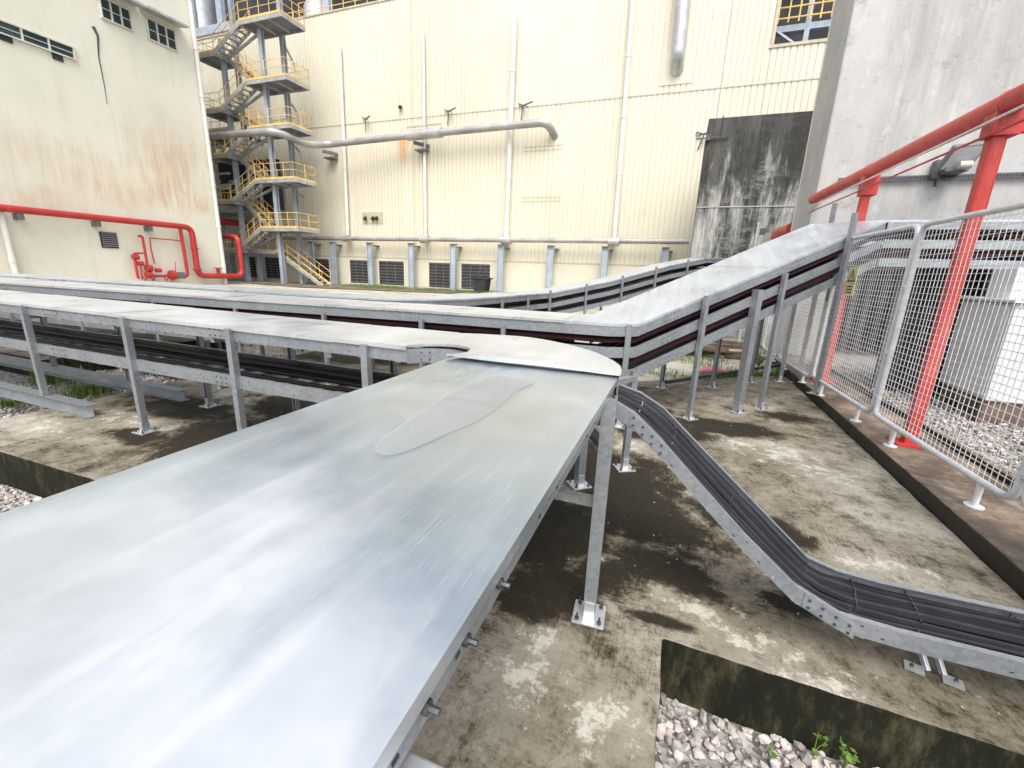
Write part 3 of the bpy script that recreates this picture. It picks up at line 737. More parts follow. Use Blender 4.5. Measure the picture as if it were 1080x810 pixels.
for x_ in (-2.3, -3.5, -4.8, -6.18, -7.8, -9.4):
    post(T, x_, 2.40+WB+.03, 1.04, math.pi, zb=0 if x_ > -6 else .14, w_=.05, plate=x_ > -6)
    arm(T, (x_, 2.39, ZB-.13), (x_, 2.40+WB, ZB-.13)); arm(T, (x_, 2.39, ZB-.525), (x_, 2.40+WB, ZB-.525))
post(T, -.545, 3.07, 1.02, R(40), w_=.06); post(T, -.255, 3.533, .86, R(30), w_=.048); arm(T, (-.255, 3.52, .80), (-.52, 3.10, .80)); post(T, -.26, 3.0, 1.0, R(60), w_=.05) if False else None
post(T, -1.55, 3.19, 1.03, math.pi, w_=.05)
b = MB(); b.sweep([Vector((-5.5, 2.42, 0)), Vector((-16, 2.42, 0))], [(-.05, .11), (-.05, .102), (-.006, .102), (-.006, .018), (-.05, .018), (-.05, .01), (.05, .01), (.05, .018), (.006, .018), (.006, .102), (.05, .102), (.05, .11)])
# I-beams bridging the gravel
def ibeam(x0, x1, y, z0, label):
    h_ = .13; b = MB(); b.box(x0, y-.05, z0, x1, y+.05, z0+.008); b.box(x0, y-.05, z0+h_-.008, x1, y+.05, z0+h_); b.box(x0, y-.004, z0+.009, x1, y+.004, z0+h_-.009)
    tag(build(b, 'steel_beam', 'steel', origin=((x0+x1)/2, y, z0)), label, 'steel beam', 'steel beams bridging the left gravel')
ibeam(-10.5, -5.42, 2.40, .004, 'nearest galvanised I-beam at lower left, crossing the gravel onto the slab')
ibeam(-12.5, -5.2, 3.15, .004, 'second galvanised I-beam, just behind the nearest one')
ibeam(-14, -4.5, 4.25, .004, 'farthest galvanised I-beam, low behind the black cables')

# ------------------------------------------------------------------ tray E: open tray going down to the right
T = thing('cable_tray', 'open ladder tray of black cables dropping from the bend to the slab at right', 'cable tray', (.6, 2.08, 0))
nE = [(-.26, 1.075), (-.12, 1.01), (.0, .91), (.15, .765), (.40, .53), (.62, .345), (.80, .262), (1.0, .252), (1.6, .262), (2.6, .262)]
fE = [(-.27, 1.06), (-.12, 1.02), (-.0, .955), (.204, .775), (.456, .554), (.748, .298), (.88, .262), (1.05, .252), (1.6, .262), (2.6, .262)]
pe = [Vector((x_, 1.905, z_)) for x_, z_ in nE]; pf = [Vector((x_, 2.265, z_)) for x_, z_ in fE]
rail(T, pe, .075, 0, False, 0, splices=(.24, 1.30), holes=True); rail(T, pf, .075, 0, True, 0, splices=(.5, 1.2), holes=True)
def fine_(P, k_=6): return [a_.lerp(b_, i/k_) for a_, b_ in zip(P, P[1:]) for i in range(k_)]+[P[-1]]
sn, sf = fine_(smooth_line(pe, 2), 3), fine_(smooth_line(pf, 2), 3)
def across(i, f): return sn[i].lerp(sf[i], f)
b = MB()
for i in range(3, len(sn), 4):
    a_, c_ = across(i, .01), across(i, .99); b.bar(a_-Vector((0, 0, .066)), c_-Vector((0, 0, .066)), .04, .012)
build(b, 'rung_set', 'zinc', T)
rnd = random.Random(4)
offsE = [.05, .105, .16, .215, .27, .325, .42, .49, .56, .63, .71, .79, .86, .93, .135, .245, .30, .455, .525, .60, .67, .75, .825]
for i, o_ in enumerate(offsE):
    r_ = .0085 if o_ < .34 else .0115; lay = .016 if i >= 14 else 0
    P = [across(j, o_)+Vector((0, .003*math.sin(j*.45+i*1.7), -.056+r_+lay+.003*math.sin(j*.5+i))) for j in range(len(sn))]
    b = MB(); b.tube(P, r_, 8); build(b, 'cable', 'cable' if i % 3 else 'cable2', T, smooth=True)
for q_, i in enumerate((6, 14, 22, 30, 38, 43, 47)):
    if i >= len(sn)-2: continue
    t_ = (sn[i+1]-sn[i-1]).normalized(); u_ = Vector((0, 1, 0)).cross(t_); u_ = u_ if u_.z > 0 else -u_
    for (f0, f1, sh, hh) in ((.03, .345, 0, .040), (.39, .96, .03, .050)):
        base_ = -.062
        P = [across(i, f0)+t_*sh+u_*base_, across(i, f0)+t_*sh+u_*(base_+hh*.8), across(i, (f0+f1)/2)+t_*sh+u_*(base_+hh), across(i, f1)+t_*sh+u_*(base_+hh*.8), across(i, f1)+t_*sh+u_*base_]
        b = MB(); b.tube(P, .0026, 5); build(b, 'cable_tie', 'tie' if q_ < 2 else 'bolt', T)
# low stand: two strut lengths on plates
s_ = MB()
for dx in (0, .055): s_.bar((1.14+dx, 2.12, .17), (1.185+dx, 2.02, .022), .018, .022)
o = build(s_, 'stand', 'zinc', T, bevel=.002); f = MB()
f.obox((1.150, 2.035, .006), (.032, -.008, 0), (.008, .026, 0), (0, 0, .003)); build(f, 'foot_plate', 'zinc', o); f = MB(); f.obox((1.273, 2.015, .006), (.032, -.008, 0), (.008, .026, 0), (0, 0, .003)); build(f, 'foot_plate', 'zinc', o)
bb = MB(); bb.tube([(1.140, 2.035, .01), (1.140, 2.035, .022)], .007, 6); build(bb, 'bolt', 'bolt', o)
bb = MB(); bb.tube([(1.282, 2.015, .01), (1.282, 2.015, .022)], .007, 6); build(bb, 'bolt', 'bolt', o)
post(T, -.255, 3.533, 1.0, R(30), w_=.05) if False else None
# ------------------------------------------------------------------ tray C: three tier run that ramps up right
T = thing('cable_tray', 'covered cable tray that climbs on tall legs to the mesh fence at right', 'cable tray', (-.4, 4.6, 0))
pc0 = [Vector((-16, 3.50, 1.12)), Vector((-10.3, 3.80, 1.12)), Vector((-5.9, 4.06, 1.12)), Vector((-2.84, 4.36, 1.12)), Vector((-1.1, 4.46, 1.12)), Vector((-.62, 4.50, 1.12)), Vector((-.40, 4.62, 1.12))]
end = Vector((2.50, 7.50, 2.45)); st = Vector((-.345, 4.68, 1.122))
ramp_ = [st, end]
pc = pc0+ramp_
WC = .84
covers(T, pc0[:5], WC, 2.44, 'cover_old', .005, seed=11)
# cover at the turn and the ramp, cut to the real outline
L0 = offs(pc0, WC)
b = MB()
F = [pc0[4], pc0[5], pc0[6], st]; K = [L0[4], L0[4]+Vector((.10, .06, 0)), L0[4]+Vector((.14, .12, 0)), Vector((-.97, 5.36, 1.125))]
F = resample(F, .2); Kb = [K[0].lerp(K[-1], i/(len(F)-1)) for i in range(len(F))]
ribbon(b, F, Kb, 6, .003, .03, 5); build(b, 'cover', 'cover_clean', T, smooth=True)
back_end = Vector((1.72, 8.02, 2.45))
m1 = .48
for i, (t0, t1) in enumerate(((0, m1), (m1, 1))):
    A = [st.lerp(end, t0+(t1-t0)*j/10)+Vector((0, 0, .004*i)) for j in range(11)]
    B = [K[-1].lerp(back_end, t0+(t1-t0)*j/10)+Vector((0, 0, .004*i)) for j in range(11)]
    b = MB(); ribbon(b, A, B, 6, .002, .03, 15+i); build(b, 'cover', 'cover_clean', T, smooth=True)
top = [end, Vector((9, 7.52, 2.45))]
b = MB(); ribbon(b, resample(top, .5), [p_+Vector((0, .55, 0)) for p_ in resample(top, .5)], 4, .002, .03, 21); build(b, 'cover', 'cover_clean', T, smooth=True)
for dz in (0, -.24, -.48):
    rail(T, pc0+[st]+[end-Vector((.03, .03, .01))], .125 if dz == 0 else .11, .004, False, dz-.008, splices=(4.5, 8.9, 13.2, 16.2, 18.2), holes=True)
    rail(T, [end, top[1]], .11, .004, False, dz-.008, holes=False)
    rail(T, [K[-1], back_end], .11, 0, True, dz-.008, holes=False)
    rail(T, pc0[:5], .11, WC-.004, True, dz-.008, holes=False)
    if dz > -.4:
        lo = dz-.24+.02
        cables(T, pc0+[st, end, top[1]], [(.08+.09*i, lo) for i in range(4)], .036, 'cable_red', seed=int(30-dz*100), jit=.006)
        cables(T, pc0+[st, end, top[1]], [(.46+.09*i, lo) for i in range(4)], .034, 'cable_red' if dz < 0 else 'cable', seed=int(40-dz*100), jit=.006)
        cables(T, pc0+[st, end, top[1]], [(.05+.12*i, lo+.07) for i in range(6)], .036, 'cable_red', seed=int(50-dz*100), jit=.006)
    b = MB(); pth = offs(pc0+[st, end, top[1]], .02, dz-.115)
    b.sweep(pth, [(0, 0), (0, -.003), (WC-.1, -.003), (WC-.1, 0)]); build(b, 'tray_floor', 'steel', T)
dirv = Vector((.707, .707, 0))
def rp(x_, y_): return x_, y_
post(T, -.434, 4.60, 1.11, 0, w_=.055)
post(T, .29, 5.25, 1.42, R(45), w_=.05)
post(T, .86, 5.82, 1.50, R(45), w_=.085); post(T, 1.16, 6.12, 1.70, R(45), w_=.05)
post(T, 1.93, 6.86, 2.46, R(45), zb=.12, w_=.055)
for (fx, fy) in ((-.077, 6.614), (.65, 7.05), (1.25, 7.75)):
    post(T, fx, fy, 1.0+(fx+.9)*.45, R(225), w_=.05)
post(T, 2.0, 8.1, 2.75, R(45), w_=.05); post(T, 1.74, 8.07, 2.62, 0, w_=.05)
for x_ in (-1.75, -2.75, -4.1, -5.5, -7, -8.6, -10.3):
    y_ = 4.45+(x_+1.1)*.071
    post(T, x_, y_-.012 if x_ > -3 else y_-.01, .985+.03, 0, w_=.045); post(T, x_, y_+WC+.02, 1.0, math.pi, w_=.045)
b = MB(); 
a0 = G(662, 405, .0)
b = MB(); b.bar(PY(887, 250, 7.3), PY(872, 318, 7.25), .03, .03); o = build(b, 'end_bracket', 'bolt', T)
# ------------------------------------------------------------------ tray D
T = thing('cable_tray', 'farthest covered cable tray, curving away and climbing toward the black stained block', 'cable tray', (-3.3, 8, 0))
pd = [Vector((-18, 4.6, 1.12)), Vector((-13, 4.85, 1.12)), Vector((-7.8, 5.25, 1.12)), Vector((-4.9, 5.40, 1.12)), Vector((-4.1, 5.62, 1.12)), Vector((-3.62, 6.05, 1.12)), Vector((-3.36, 6.8, 1.12)), Vector((-3.2, 8.0, 1.12)), Vector((-3.05, 9.8, 1.12)), Vector((-2.83, 10.3, 1.14)), Vector((-1.62, 11.35, 1.46)), Vector((-.25, 12.6, 1.93)), Vector((.62, 13.4, 2.15)), Vector((1.0, 13.7, 2.17)), Vector((3.5, 13.9, 2.17))]
WD = .82
covers(T, pd, WD, 2.44, 'cover_clean', .003, seed=31)
for dz in (0, -.24, -.48):
    rail(T, pd, .12 if dz == 0 else .11, .004, False, dz-.008, splices=(), holes=False)
    rail(T, pd, .11, WD-.004, True, dz-.008, holes=False)
    if dz > -.4:
        cables(T, pd, [(.12+.12*i, dz-.22) for i in range(5)]+[(.15+.15*i, dz-.15) for i in range(4)], .04, 'cable', seed=int(60-dz*100), jit=.004, n=5)
    b = MB(); b.sweep(offs(pd, .02, dz-.115), [(0, 0), (0, -.003), (WD-.04, -.003), (WD-.04, 0)]); build(b, 'tray_floor', 'steel', T)
L = plen(pd); d_ = 4.
while d_ < L-1.5:
    c_, t_ = along(pd, d_); n_ = Vector((-t_.y, t_.x, 0)).normalized(); a_ = math.atan2(t_.y, t_.x)
    q = c_-n_*.03; post(T, q.x, q.y, c_.z+(.06 if q.y > 9.9 else -.05), a_, zb=-.03, w_=.045)
    q = c_+n_*(WD+.03); post(T, q.x, q.y, c_.z-.02, a_+math.pi, zb=-.03, w_=.045)
    d_ += 1.25 if c_.y < 8 else 1.05
# water on the cover
b = MB(); pts = [(396, 476), (400, 464), (425, 446), (455, 428), (482, 411), (505, 400), (525, 395), (556, 399), (562, 404), (545, 412), (524, 430), (500, 445), (470, 458), (440, 470), (412, 478)]
pp = [G(x_, y_, ZA+.0045) for x_, y_ in pts]; pp = [Vector((min(p_.x, -.245), min(p_.y, 2.10), p_.z)) for p_ in pp]
cc = sum(pp, Vector())/len(pp); ps = smooth_line(pp+[pp[0]], 6); ps = [cc+(p_-cc)*(1+.07*noise.noise(p_*6)+.04*noise.noise(p_*22)) for p_ in ps]
for p_ in ps: p_.x = min(p_.x, -.245); p_.y = min(p_.y, 2.10)
b.add([cc]+ps, [(0, i, i+1) for i in range(1, len(ps))])
pud = tag(build(b, 'puddle', 'water', origin=cc, smooth=True), 'thin film of rain water on the near tray cover, just before the bend', 'puddle')

# ------------------------------------------------------------------ fence
FX = lambda y: 2.305-.05*y
def fence_panel(y0, y1, z0, z1, label):
    """y0 near end, y1 far end"""
    t = thing('fence_panel', label, 'fence', (FX(y0), y0, .12), 'mesh fence panels along the kerb')
    P = [Vector((FX(y0), y0, z0)), Vector((FX(y0), y0, z1)), Vector((FX(y1), y1, z1)), Vector((FX(y1), y1, z0))]
    mid = (P[3]+P[0])/2
    ring = bend([mid]+P+[mid], .11, 6); b = MB(); b.tube(ring, .024, 12, cap=False); build(b, 'frame', 'white_tube', t, smooth=True)
    w_ = MB(); n = int((y1-y0)/.055); r_ = .0029
    for i in range(1, n):
        y_ = y0+(y1-y0)*i/n; ins = .03 if 1 < i < n-1 else .06
        w_.tube([(FX(y_), y_, z0+ins*.3), (FX(y_)+.006*math.sin(i), y_, (z0+z1)/2), (FX(y_), y_, z1-ins*.3)], r_, 4, cap=False)
    m_ = int((z1-z0)/.055)
    for j in range(1, m_):
        z_ = z0+(z1-z0)*j/m_
        w_.tube([(FX(y0)+.003, y0, z_), (FX((y0+y1)/2)+.003+.004*math.sin(j*2.1), (y0+y1)/2, z_+.003), (FX(y1)+.003, y1, z_)], r_, 4, cap=False)
    build(w_, 'mesh', 'mesh', t)
    for yy in (y0+.28, y1-.42):
        f = MB(); f.tube([(FX(yy), yy, .125), (FX(yy), yy, z0)], .021, 12); f.tube([(FX(yy), yy, .121), (FX(yy), yy, .131)], .055, 14); build(f, 'foot', 'white_tube', t, smooth=True)
    for zz in (.5, .95, 1.6):
        f = MB(); f.tube([(FX(y1)-.001, y1+.015, zz-.012), (FX(y1)-.001, y1+.015, zz+.012)], .034, 10); build(f, 'clamp', 'white_tube', t)
    return t
fence_panel(1.55, 3.36, .33, 2.16, 'mesh fence panel cut by the right edge of the picture')
fence_panel(3.43, 5.30, .31, 2.16, 'largest mesh fence panel, in front of the white cabinet')
fence_panel(5.37, 7.2, .30, 2.16, 'mesh fence panel carrying the yellow warning sign')
fence_panel(7.28, 9.0, .26, 1.75, 'mesh fence panel behind the tallest ramp leg')
fence_panel(9.08, 10.3, .26, 1.75, 'farthest mesh fence panel, seen beneath the ramp') 
# sign
sx_ = FX(6.9)-.012
ya_, yb_ = PX(903, 297, sx_).y, PX(893, 297, sx_).y; yc = (ya_+yb_)/2; hw = (yb_-ya_)/2
zt_, zb_ = PX(900.5, 281.5, sx_).z, PX(895, 312, sx_).z; zm = zb_+(zt_-zb_)*.42
t = thing('warning_sign', 'yellow electric warning sign wired to the mesh fence', 'sign', (sx_, yc, zm))
b = MB(); b.box(sx_-.004, yc-hw, zm+.006, sx_, yc+hw, zt_); build(b, 'upper_plate', 'sign', t)
b = MB(); b.box(sx_-.004, yc-hw, zb_, sx_, yc+hw, zm-.006); build(b, 'lower_plate', 'sign', t)
xs = sx_-.0052; zz_ = (zm+zt_)/2; hh_ = (zt_-zm)*.34
P = [Vector((xs, yc-hw*.72, zz_-hh_)), Vector((xs, yc+hw*.72, zz_-hh_)), Vector((xs, yc, zz_+hh_))]
b = MB()
for i in range(3):
    d_ = P[(i+1) % 3]-P[i]; b.obox((P[i]+P[(i+1) % 3])/2, d_/2, (.0006, 0, 0), Vector((1, 0, 0)).cross(d_.normalized())*.008)
build(b, 'warning_triangle', 'ink', t)
b = MB(); b.obox((xs-.001, yc-.006, zz_+hh_*.15), (.0006, 0, 0), (0, .006, 0), (0, .016, .035)); b.obox((xs-.001, yc-.01, zz_-.02), (.0006, 0, 0), (0, .018, 0), (0, 0, .006)); b.obox((xs-.001, yc-.012, zz_-hh_*.5), (.0006, 0, 0), (0, .006, 0), (0, .012, .032)); build(b, 'lightning_mark', 'ink', t)
b = MB(); zq = zb_+(zm-zb_)*.5; rnd = random.Random(3)
for r__ in range(3):
    y_ = yc+hw*.6
    while y_ > yc-hw*.55:
        w__ = rnd.uniform(.016, .03); b.box(xs-.0006, y_-w__, zq+.03-r__*.035, xs+.0006, y_, zq+.048-r__*.035); y_ -= w__+.008
build(b, 'lettering', 'ink', t)
# upright steel flat by the kerb corner + white gate leg
t = thing('gate', 'narrow white gate standing open behind the ramp legs, on a black sill', 'gate', (1.6, 9.5, 0))
gx = [PY(815, 305, 9.3), PY(797, 395, 9.3)]
b = MB(); b.box(1.38, 9.28, .05, 1.52, 9.34, 1.75); build(b, 'stile', 'white_tube', t); b = MB(); b.box(1.53, 9.28, .05, 1.56, 9.34, 1.75); build(b, 'stile', 'bolt', t)
a = G(702, 403, .08); c_ = G(822, 385, .08); b = MB(); b.bar(a, c_, .05, .05); build(b, 'sill', 'bolt', t)

# red pipe on posts
XP = 2.26
t = thing('pipe_rack', 'thick red pipe carried on red posts above the mesh fence', 'pipe', (XP, 6, .12))
zP = 3.0
zc = lambda y: 2.99+.0*y
b = MB(); b.tube([(XP, -2, 2.83), (XP, 10.7, 3.20)], .088, 24); build(b, 'pipe', 'red', t, smooth=True)
b = MB()
for y_ in (1.5, 4.98, 7.78, 9.9): b.tube([(XP, y_-.02, 2.888+.0291*y_), (XP, y_+.02, 2.888+.0291*y_)], .094, 24)
build(b, 'pipe_band', 'red', t, smooth=True)
for y_ in (2.2, 5.04, 7.80):
    b = MB(); b.box(XP-.052, y_-.045, .12, XP-.042, y_+.045, 2.80); b.box(XP-.0419, y_-.045, .12, XP+.0419, y_-.035, 2.80); b.box(XP-.0419, y_+.035, .12, XP+.0419, y_+.045, 2.80); b.box(XP+.042, y_-.045, .12, XP+.052, y_+.045, 2.80)
    o = build(b, 'post', 'red', t, bevel=.003); f = MB(); f.box(XP-.13, y_-.12, .121, XP+.13, y_+.12, .135); build(f, 'foot_plate', 'red', o)
    f = MB(); f.box(XP-.075, y_-.075, 2.80, XP+.11, y_+.09, 2.90+.0291*y_-.07); f.bar((XP, y_, 2.86), (XP+.75, y_+.0, 2.86), .07, .07) if y_ < 6 else None; build(f, 'saddle', 'red', o, bevel=.004)
for (dx, dz, r_, mt) in ((.0-.12, 2.80, .011, 'white_tube'), (-.09, 2.71, .011, 'red')):
    b = MB(); b.tube([(XP+dx, -2, dz-.06), (XP+dx, 10.45, dz+.21)], r_, 8); build(b, 'small_pipe', mt, t, smooth=True)
# pipe beyond the wall
t = thing('pipe', 'short red pipe elbow coming out past the edge of the grey concrete building', 'pipe', (2.2, 14, 3))
b = MB(); b.tube(bend([(2.35, 12.6, 2.85), (2.35, 14.6, 2.9), (2.35, 14.75, .4)], .25), .13, 16); build(b, 'pipe', 'red', t, smooth=True)
b = MB(); b.box(1.93, 13.9, 2.55, 2.13, 14.0, 2.85); build(b, 'junction_box', 'beige', t)
t = thing('pole', 'thin pale pole with a small grey box standing behind the ramp', 'pole', (1.6, 14.2, 0))
q = PY(800, 240, 13.)
b = MB(); b.tube([(q.x, 13, -.03), (q.x, 13, q.z+.12)], .035, 8); build(b, 'mast', 'white_tube', t); b = MB(); b.box(q.x+.05, 12.95, q.z-.17, q.x+.17, 13.05, q.z-.02); build(b, 'box', 'lampgrey', t)

# ------------------------------------------------------------------ right concrete building
t = thing('concrete_building', 'bare grey concrete building at the right with damp streaks', 'building', (6, 11, 0))
b = MB(); b.prism([(2.24, 10.5), (14, 10.5), (14, 12.05), (2.24, 12.05)], -.3, 18); build(b, 'wall', 'cconc', t, bevel=.03)
b = MB(); b.box(2.235, 12.06, -.3, 2.30, 12.12, 18); build(b, 'corner_strip', 'pvc', t)
lv = MB(); lv.box(3.05, 10.44, .3, 8, 10.47, 2.05); o = build(lv, 'louvre_grille', 'dark', t)
b = MB()
for i in range(22): b.obox((5.5, 10.42, .38+i*.077), (2.42, 0, 0), (0, .02, -.02), (0, .002, .002))
build(b, 'blade_set', 'louvre_dark', o)
b = MB(); b.box(3.0, 10.40, .22, 3.05, 10.49, 2.1); b.box(3.0, 10.40, 2.1, 8, 10.49, 2.16); build(b, 'grille_frame', 'lampgrey', o)
b = MB()
for z_ in (7.6,): b.box(2.3, 10.485, z_, 14, 10.52, z_+.03)
t = thing('cable_ladder', 'black perforated strut fixed flat along the grey concrete wall', 'cable ladder', (5, 10.4, 3.5))
b = MB(); b.box(2.55, 10.42, 3.45, 9, 10.46, 3.53); build(b, 'rail', 'bolt', t)
b = MB()
for i in range(150): b.box(2.6+i*.042, 10.412, 3.47, 2.62+i*.042, 10.42, 3.51)
build(b, 'slot', 'hole', t)
b = MB(); b.box(4.02, 10.41, 3.34, 4.06, 10.47, 3.60); build(b, 'bracket', 'bolt', t)
t = thing('floodlight', 'square floodlight on a bracket aimed down from the grey wall', 'floodlight', (4.3, 10.2, 3.8))
c0 = PY(1014, 165, 10.1)
b = MB(); ux = Vector((.22, 0, .02)); uy = Vector((.05, -.1, .17)); uz = ux.cross(uy).normalized()*.06
b.obox(c0, ux, uy, uz); build(b, 'housing', 'lampgrey', t, bevel=.02)
nrm = uz.normalized(); nrm = nrm if nrm.y < 0 else -nrm
b = MB(); b.obox(c0+nrm*.064, ux*.86, uy*.82, nrm*.004); build(b, 'lens', 'lampglass', t)
b = MB(); q = PY(1006, 180, 10.25); b.box(q.x-.18, 10.1, q.z-.04, q.x+.14, 10.48, q.z+.04); b.box(q.x-.24, 10.3, q.z-.10, q.x-.16, 10.48, q.z+.2); build(b, 'bracket', 'lampgrey', t, bevel=.01)
b = MB(); q = PY(1013, 174, 10.0); b.tube([(q.x-.02, 10.0, q.z), (q.x+.14, 10.0, q.z)], .06, 14); build(b, 'control_gear', 'beige', t, smooth=True)
t = thing('louvred_screen', 'black louvred screen standing under the raised tray behind the mesh fence', 'screen', (5.4, 8, .04))
b = MB(); b.box(2.95, 7.98, .04, 9, 8.02, 1.9); build(b, 'panel', 'dark', t)
b = MB()
for i in range(24): b.obox((6, 7.955, .12+i*.075), (3.0, 0, 0), (0, .014, -.02), (0, .002, .002))
build(b, 'blade_set', 'louvre_dark', t)
b = MB()
for x_ in (2.95, 3.9, 4.85, 5.8): b.box(x_-.02, 7.92, .04, x_+.02, 7.975, 1.9)
build(b, 'frame', 'lampgrey', t)
# cabinets
t = thing('cabinet', 'white electrical cabinet on timber blocks behind the mesh fence', 'cabinet', (4.1, 7.0, .04))
b = MB(); b.box(3.53, 6.56, .33, 4.9, 7.55, 1.46); build(b, 'body', 'cab_shaded', t, bevel=.012)
b = MB(); b.box(3.515, 6.62, .38, 3.529, 7.50, 1.42); build(b, 'door', 'cab', t, bevel=.004)
b = MB(); b.box(3.49, 6.52, 1.465, 4.95, 7.6, 1.50); build(b, 'lid', 'cab', t, bevel=.006)
for (a0_, a1_) in ((6.6, 6.7), (7.4, 7.5)):
    b = MB(); b.box(3.55, a0_, .05, 4.85, a1_, .33); build(b, 'timber_block', 'brown', t)
b = MB(); b.box(3.56, 6.75, .2, 4.8, 7.35, .325); build(b, 'base_beam', 'brown', t)
b = MB(); b.obox((3.80, 6.556, .96), (.012, 0, .05), (0, .002, 0), (.02, 0, -.004)); b.obox((3.84, 6.556, 1.0), (.006, 0, .035), (0, .002, 0), (.01, 0, -.002)); b.box(3.755, 6.553, .85, 3.80, 6.558, .89); build(b, 'emblem', 'ink', t)
t = thing('box', 'smaller white metal box standing on the white cabinet', 'box', (4.2, 7.2, 1.5))
b = MB(); b.box(3.68, 7.0, 1.505, 4.9, 7.45, 1.86); build(b, 'body', 'cab', t, bevel=.01); b = MB(); b.box(3.72, 6.99, 1.53, 4.86, 6.998, 1.83); build(b, 'door', 'cab', t)

# ------------------------------------------------------------------ stained block
t = thing('concrete_block', 'tall concrete block streaked black with mould, between the cream wall and the grey building', 'building', (3, 25, 0))
b = MB(); b.prism([(.30, 24), (14, 24), (14, 28), (.30, 28)], -.3, 8.75); build(b, 'wall', 'black_conc', t, bevel=.03)
b = MB()
b.box(.285, 23.97, 4.9, 14, 23.998, 4.95); build(b, 'ledge', 'cconc', t)
q = PY(746, 146, 23.9); r2 = PY(763, 122, 23.6)
b = MB(); b.bar(q+Vector((-.5, 0, 0)), q+Vector((.9, 0, .05)), .05, .05); b.bar(q+Vector((.55, 0, 0)), r2, .05, .05); b.box(q.x-.05, 23.8, q.z-.1, q.x+.12, 23.97, q.z+.15); build(b, 'bracket', 'bolt', t)

# ------------------------------------------------------------------ cream clad factory
YW = 30.
t = thing('factory_building', 'large cream profiled-metal factory hall filling the background', 'building', (-18, 31, 0))
def clad(x0, x1, z0, z1):
    b = MB(); per = .31; n = int((x1-x0)/per); xs_ = []
    for i in range(n):
        a_ = x0+i*per; xs_ += [(a_, 0), (a_+.245, 0), (a_+.258, .04), (a_+.297, .04)]
    xs_.append((x1, 0)); base = len(b.v)
    for x_, d in xs_: b.v += [Vector((x_, YW+d, z0)), Vector((x_, YW+d, z1))]
    for i in range(len(xs_)-1): b.f.append((2*i, 2*i+2, 2*i+3, 2*i+1))
    b.add([(x0, YW+.3, z0), (x1, YW+.3, z0), (x1, YW+.3, z1), (x0, YW+.3, z1), (x0, YW, z0), (x1, YW+.0, z0), (x1, YW, z1), (x0, YW, z1)], [(1, 0, 3, 2), (3, 7, 6, 2), (0, 1, 5, 4), (0, 4, 7, 3), (1, 2, 6, 5)])
    return build(b, 'cladding', 'clad', t)
clad(-46, 3.03, 2.32, 19.5); clad(3.04, 20, 2.32, 13.75)
q = PY(852, 85, YW)
b = MB(); b.box(-46, YW-.02, 12.02, 20, YW+.01, 12.08); b.box(-46, YW-.05, 19.45, 3.0, YW+.05, 19.56); b.box(2.9, YW-.05, 13.7, 9, YW+.05, 13.85); b.box(2.95, YW-.05, 13.86, 3.1, YW+.05, 19.4)
for px_, y0_, y1_ in ((434, 5, 252), (765, 5, 120)):
    p0 = PY(px_, 60, YW); b.box(p0.x-.03, YW-.015, 2.4, p0.x+.03, YW+.01, 19.4)
b.box(-46, YW-.03, 2.22, 20, YW+.04, 2.318)
build(b, 'flashing', 'seam', t)
b = MB()
for z_ in (5.4, 8.7, 15.6):
    x_ = -44.2
    while x_ < 3: b.box(x_-.013, YW-.010, z_-.013, x_+.013, YW-.0005, z_+.013); x_ += .62
build(b, 'screw_row', 'lampgrey', t)
b = MB(); b.box(-46, YW-.02, -.3, 20, YW+.28, 2.215); build(b, 'plinth', 'plinth', t)
b = MB(); b.box(-46, YW+6, 0, 20, YW+6.3, 30); build(b, 'inner_wall', 'dark', t)
b = MB(); b.box(-46, YW+.5, 19.2, 3, YW+5.9, 19.4); build(b, 'roof_deck', 'stair_steel', t)
# upper storey steelwork seen over the cladding edge
for px_ in (232, 345, 470):
    p0 = PY(px_, 5, YW+1.5); b = MB(); b.box(p0.x-.3, YW+1.3, 19.4, p0.x+.3, YW+1.7, 27); build(b, 'upper_column', 'blue_steel', t)
b = MB()
p0 = PY(197, 20, YW+.7); b.box(p0.x-1.2, YW+.5, 19.9, p0.x+.9, YW+.9, 27)
b.box(-46, YW+.6, 20.1, PY(243, 30, YW+.6).x, YW+1, 20.7)
build(b, 'steel_frame', 'blue_steel', t)
b = MB(); p0 = PY(217, 16, YW+2.2); b.tube([(p0.x-.2, YW+2, p0.z-2.2), (p0.x-.2, YW+2, p0.z+3)], 1.15, 16); build(b, 'vessel', 'duct', t, smooth=True)
b = MB(); p0 = PY(329, 6, YW+3.5); b.tube([(p0.x, YW+4, 19.4), (p0.x, YW+4, p0.z), (p0.x, YW+4, p0.z+1.2)], [1.1, 1.0, .4], 14); build(b, 'vessel', 'duct', t, smooth=True)
b = MB()
p0, p1 = PY(308, 14, YW+.2), PY(412, 0, YW+.2)
for z_ in (20.0, 20.6): b.tube([(-29.6, YW+.25, z_), (-15, YW+.25, z_)], .03, 6)
for i in range(15): b.tube([(-29.6+i*1.05, YW+.25, 19.5), (-29.6+i*1.05, YW+.25, 20.6)], .03, 6)
build(b, 'roof_railing', 'yellow', t)
# opening at the upper right
b = MB(); b.box(3.1, YW+1.2, 14.9, 9, YW+1.6, 15.2); b.box(3.1, YW+.6, 13.9, 9, YW+.9, 14.1); b.box(4.6, YW+1.2, 13.8, 4.85, YW+1.5, 19); b.bar((3.1, YW+1, 15), (4.6, YW+1, 13.9), .1, .1); build(b, 'steel_frame', 'blue_steel', t)
b = MB()
for z_ in (15.4, 15.9, 16.4): b.tube([(3.1, YW+.9, z_), (9, YW+.9, z_)], .04, 6)
for i in range(12): b.tube([(3.2+i*.5, YW+.9, 15.2), (3.2+i*.5, YW+.9, 16.4)], .04, 6)
build(b, 'railing', 'yellow', t)
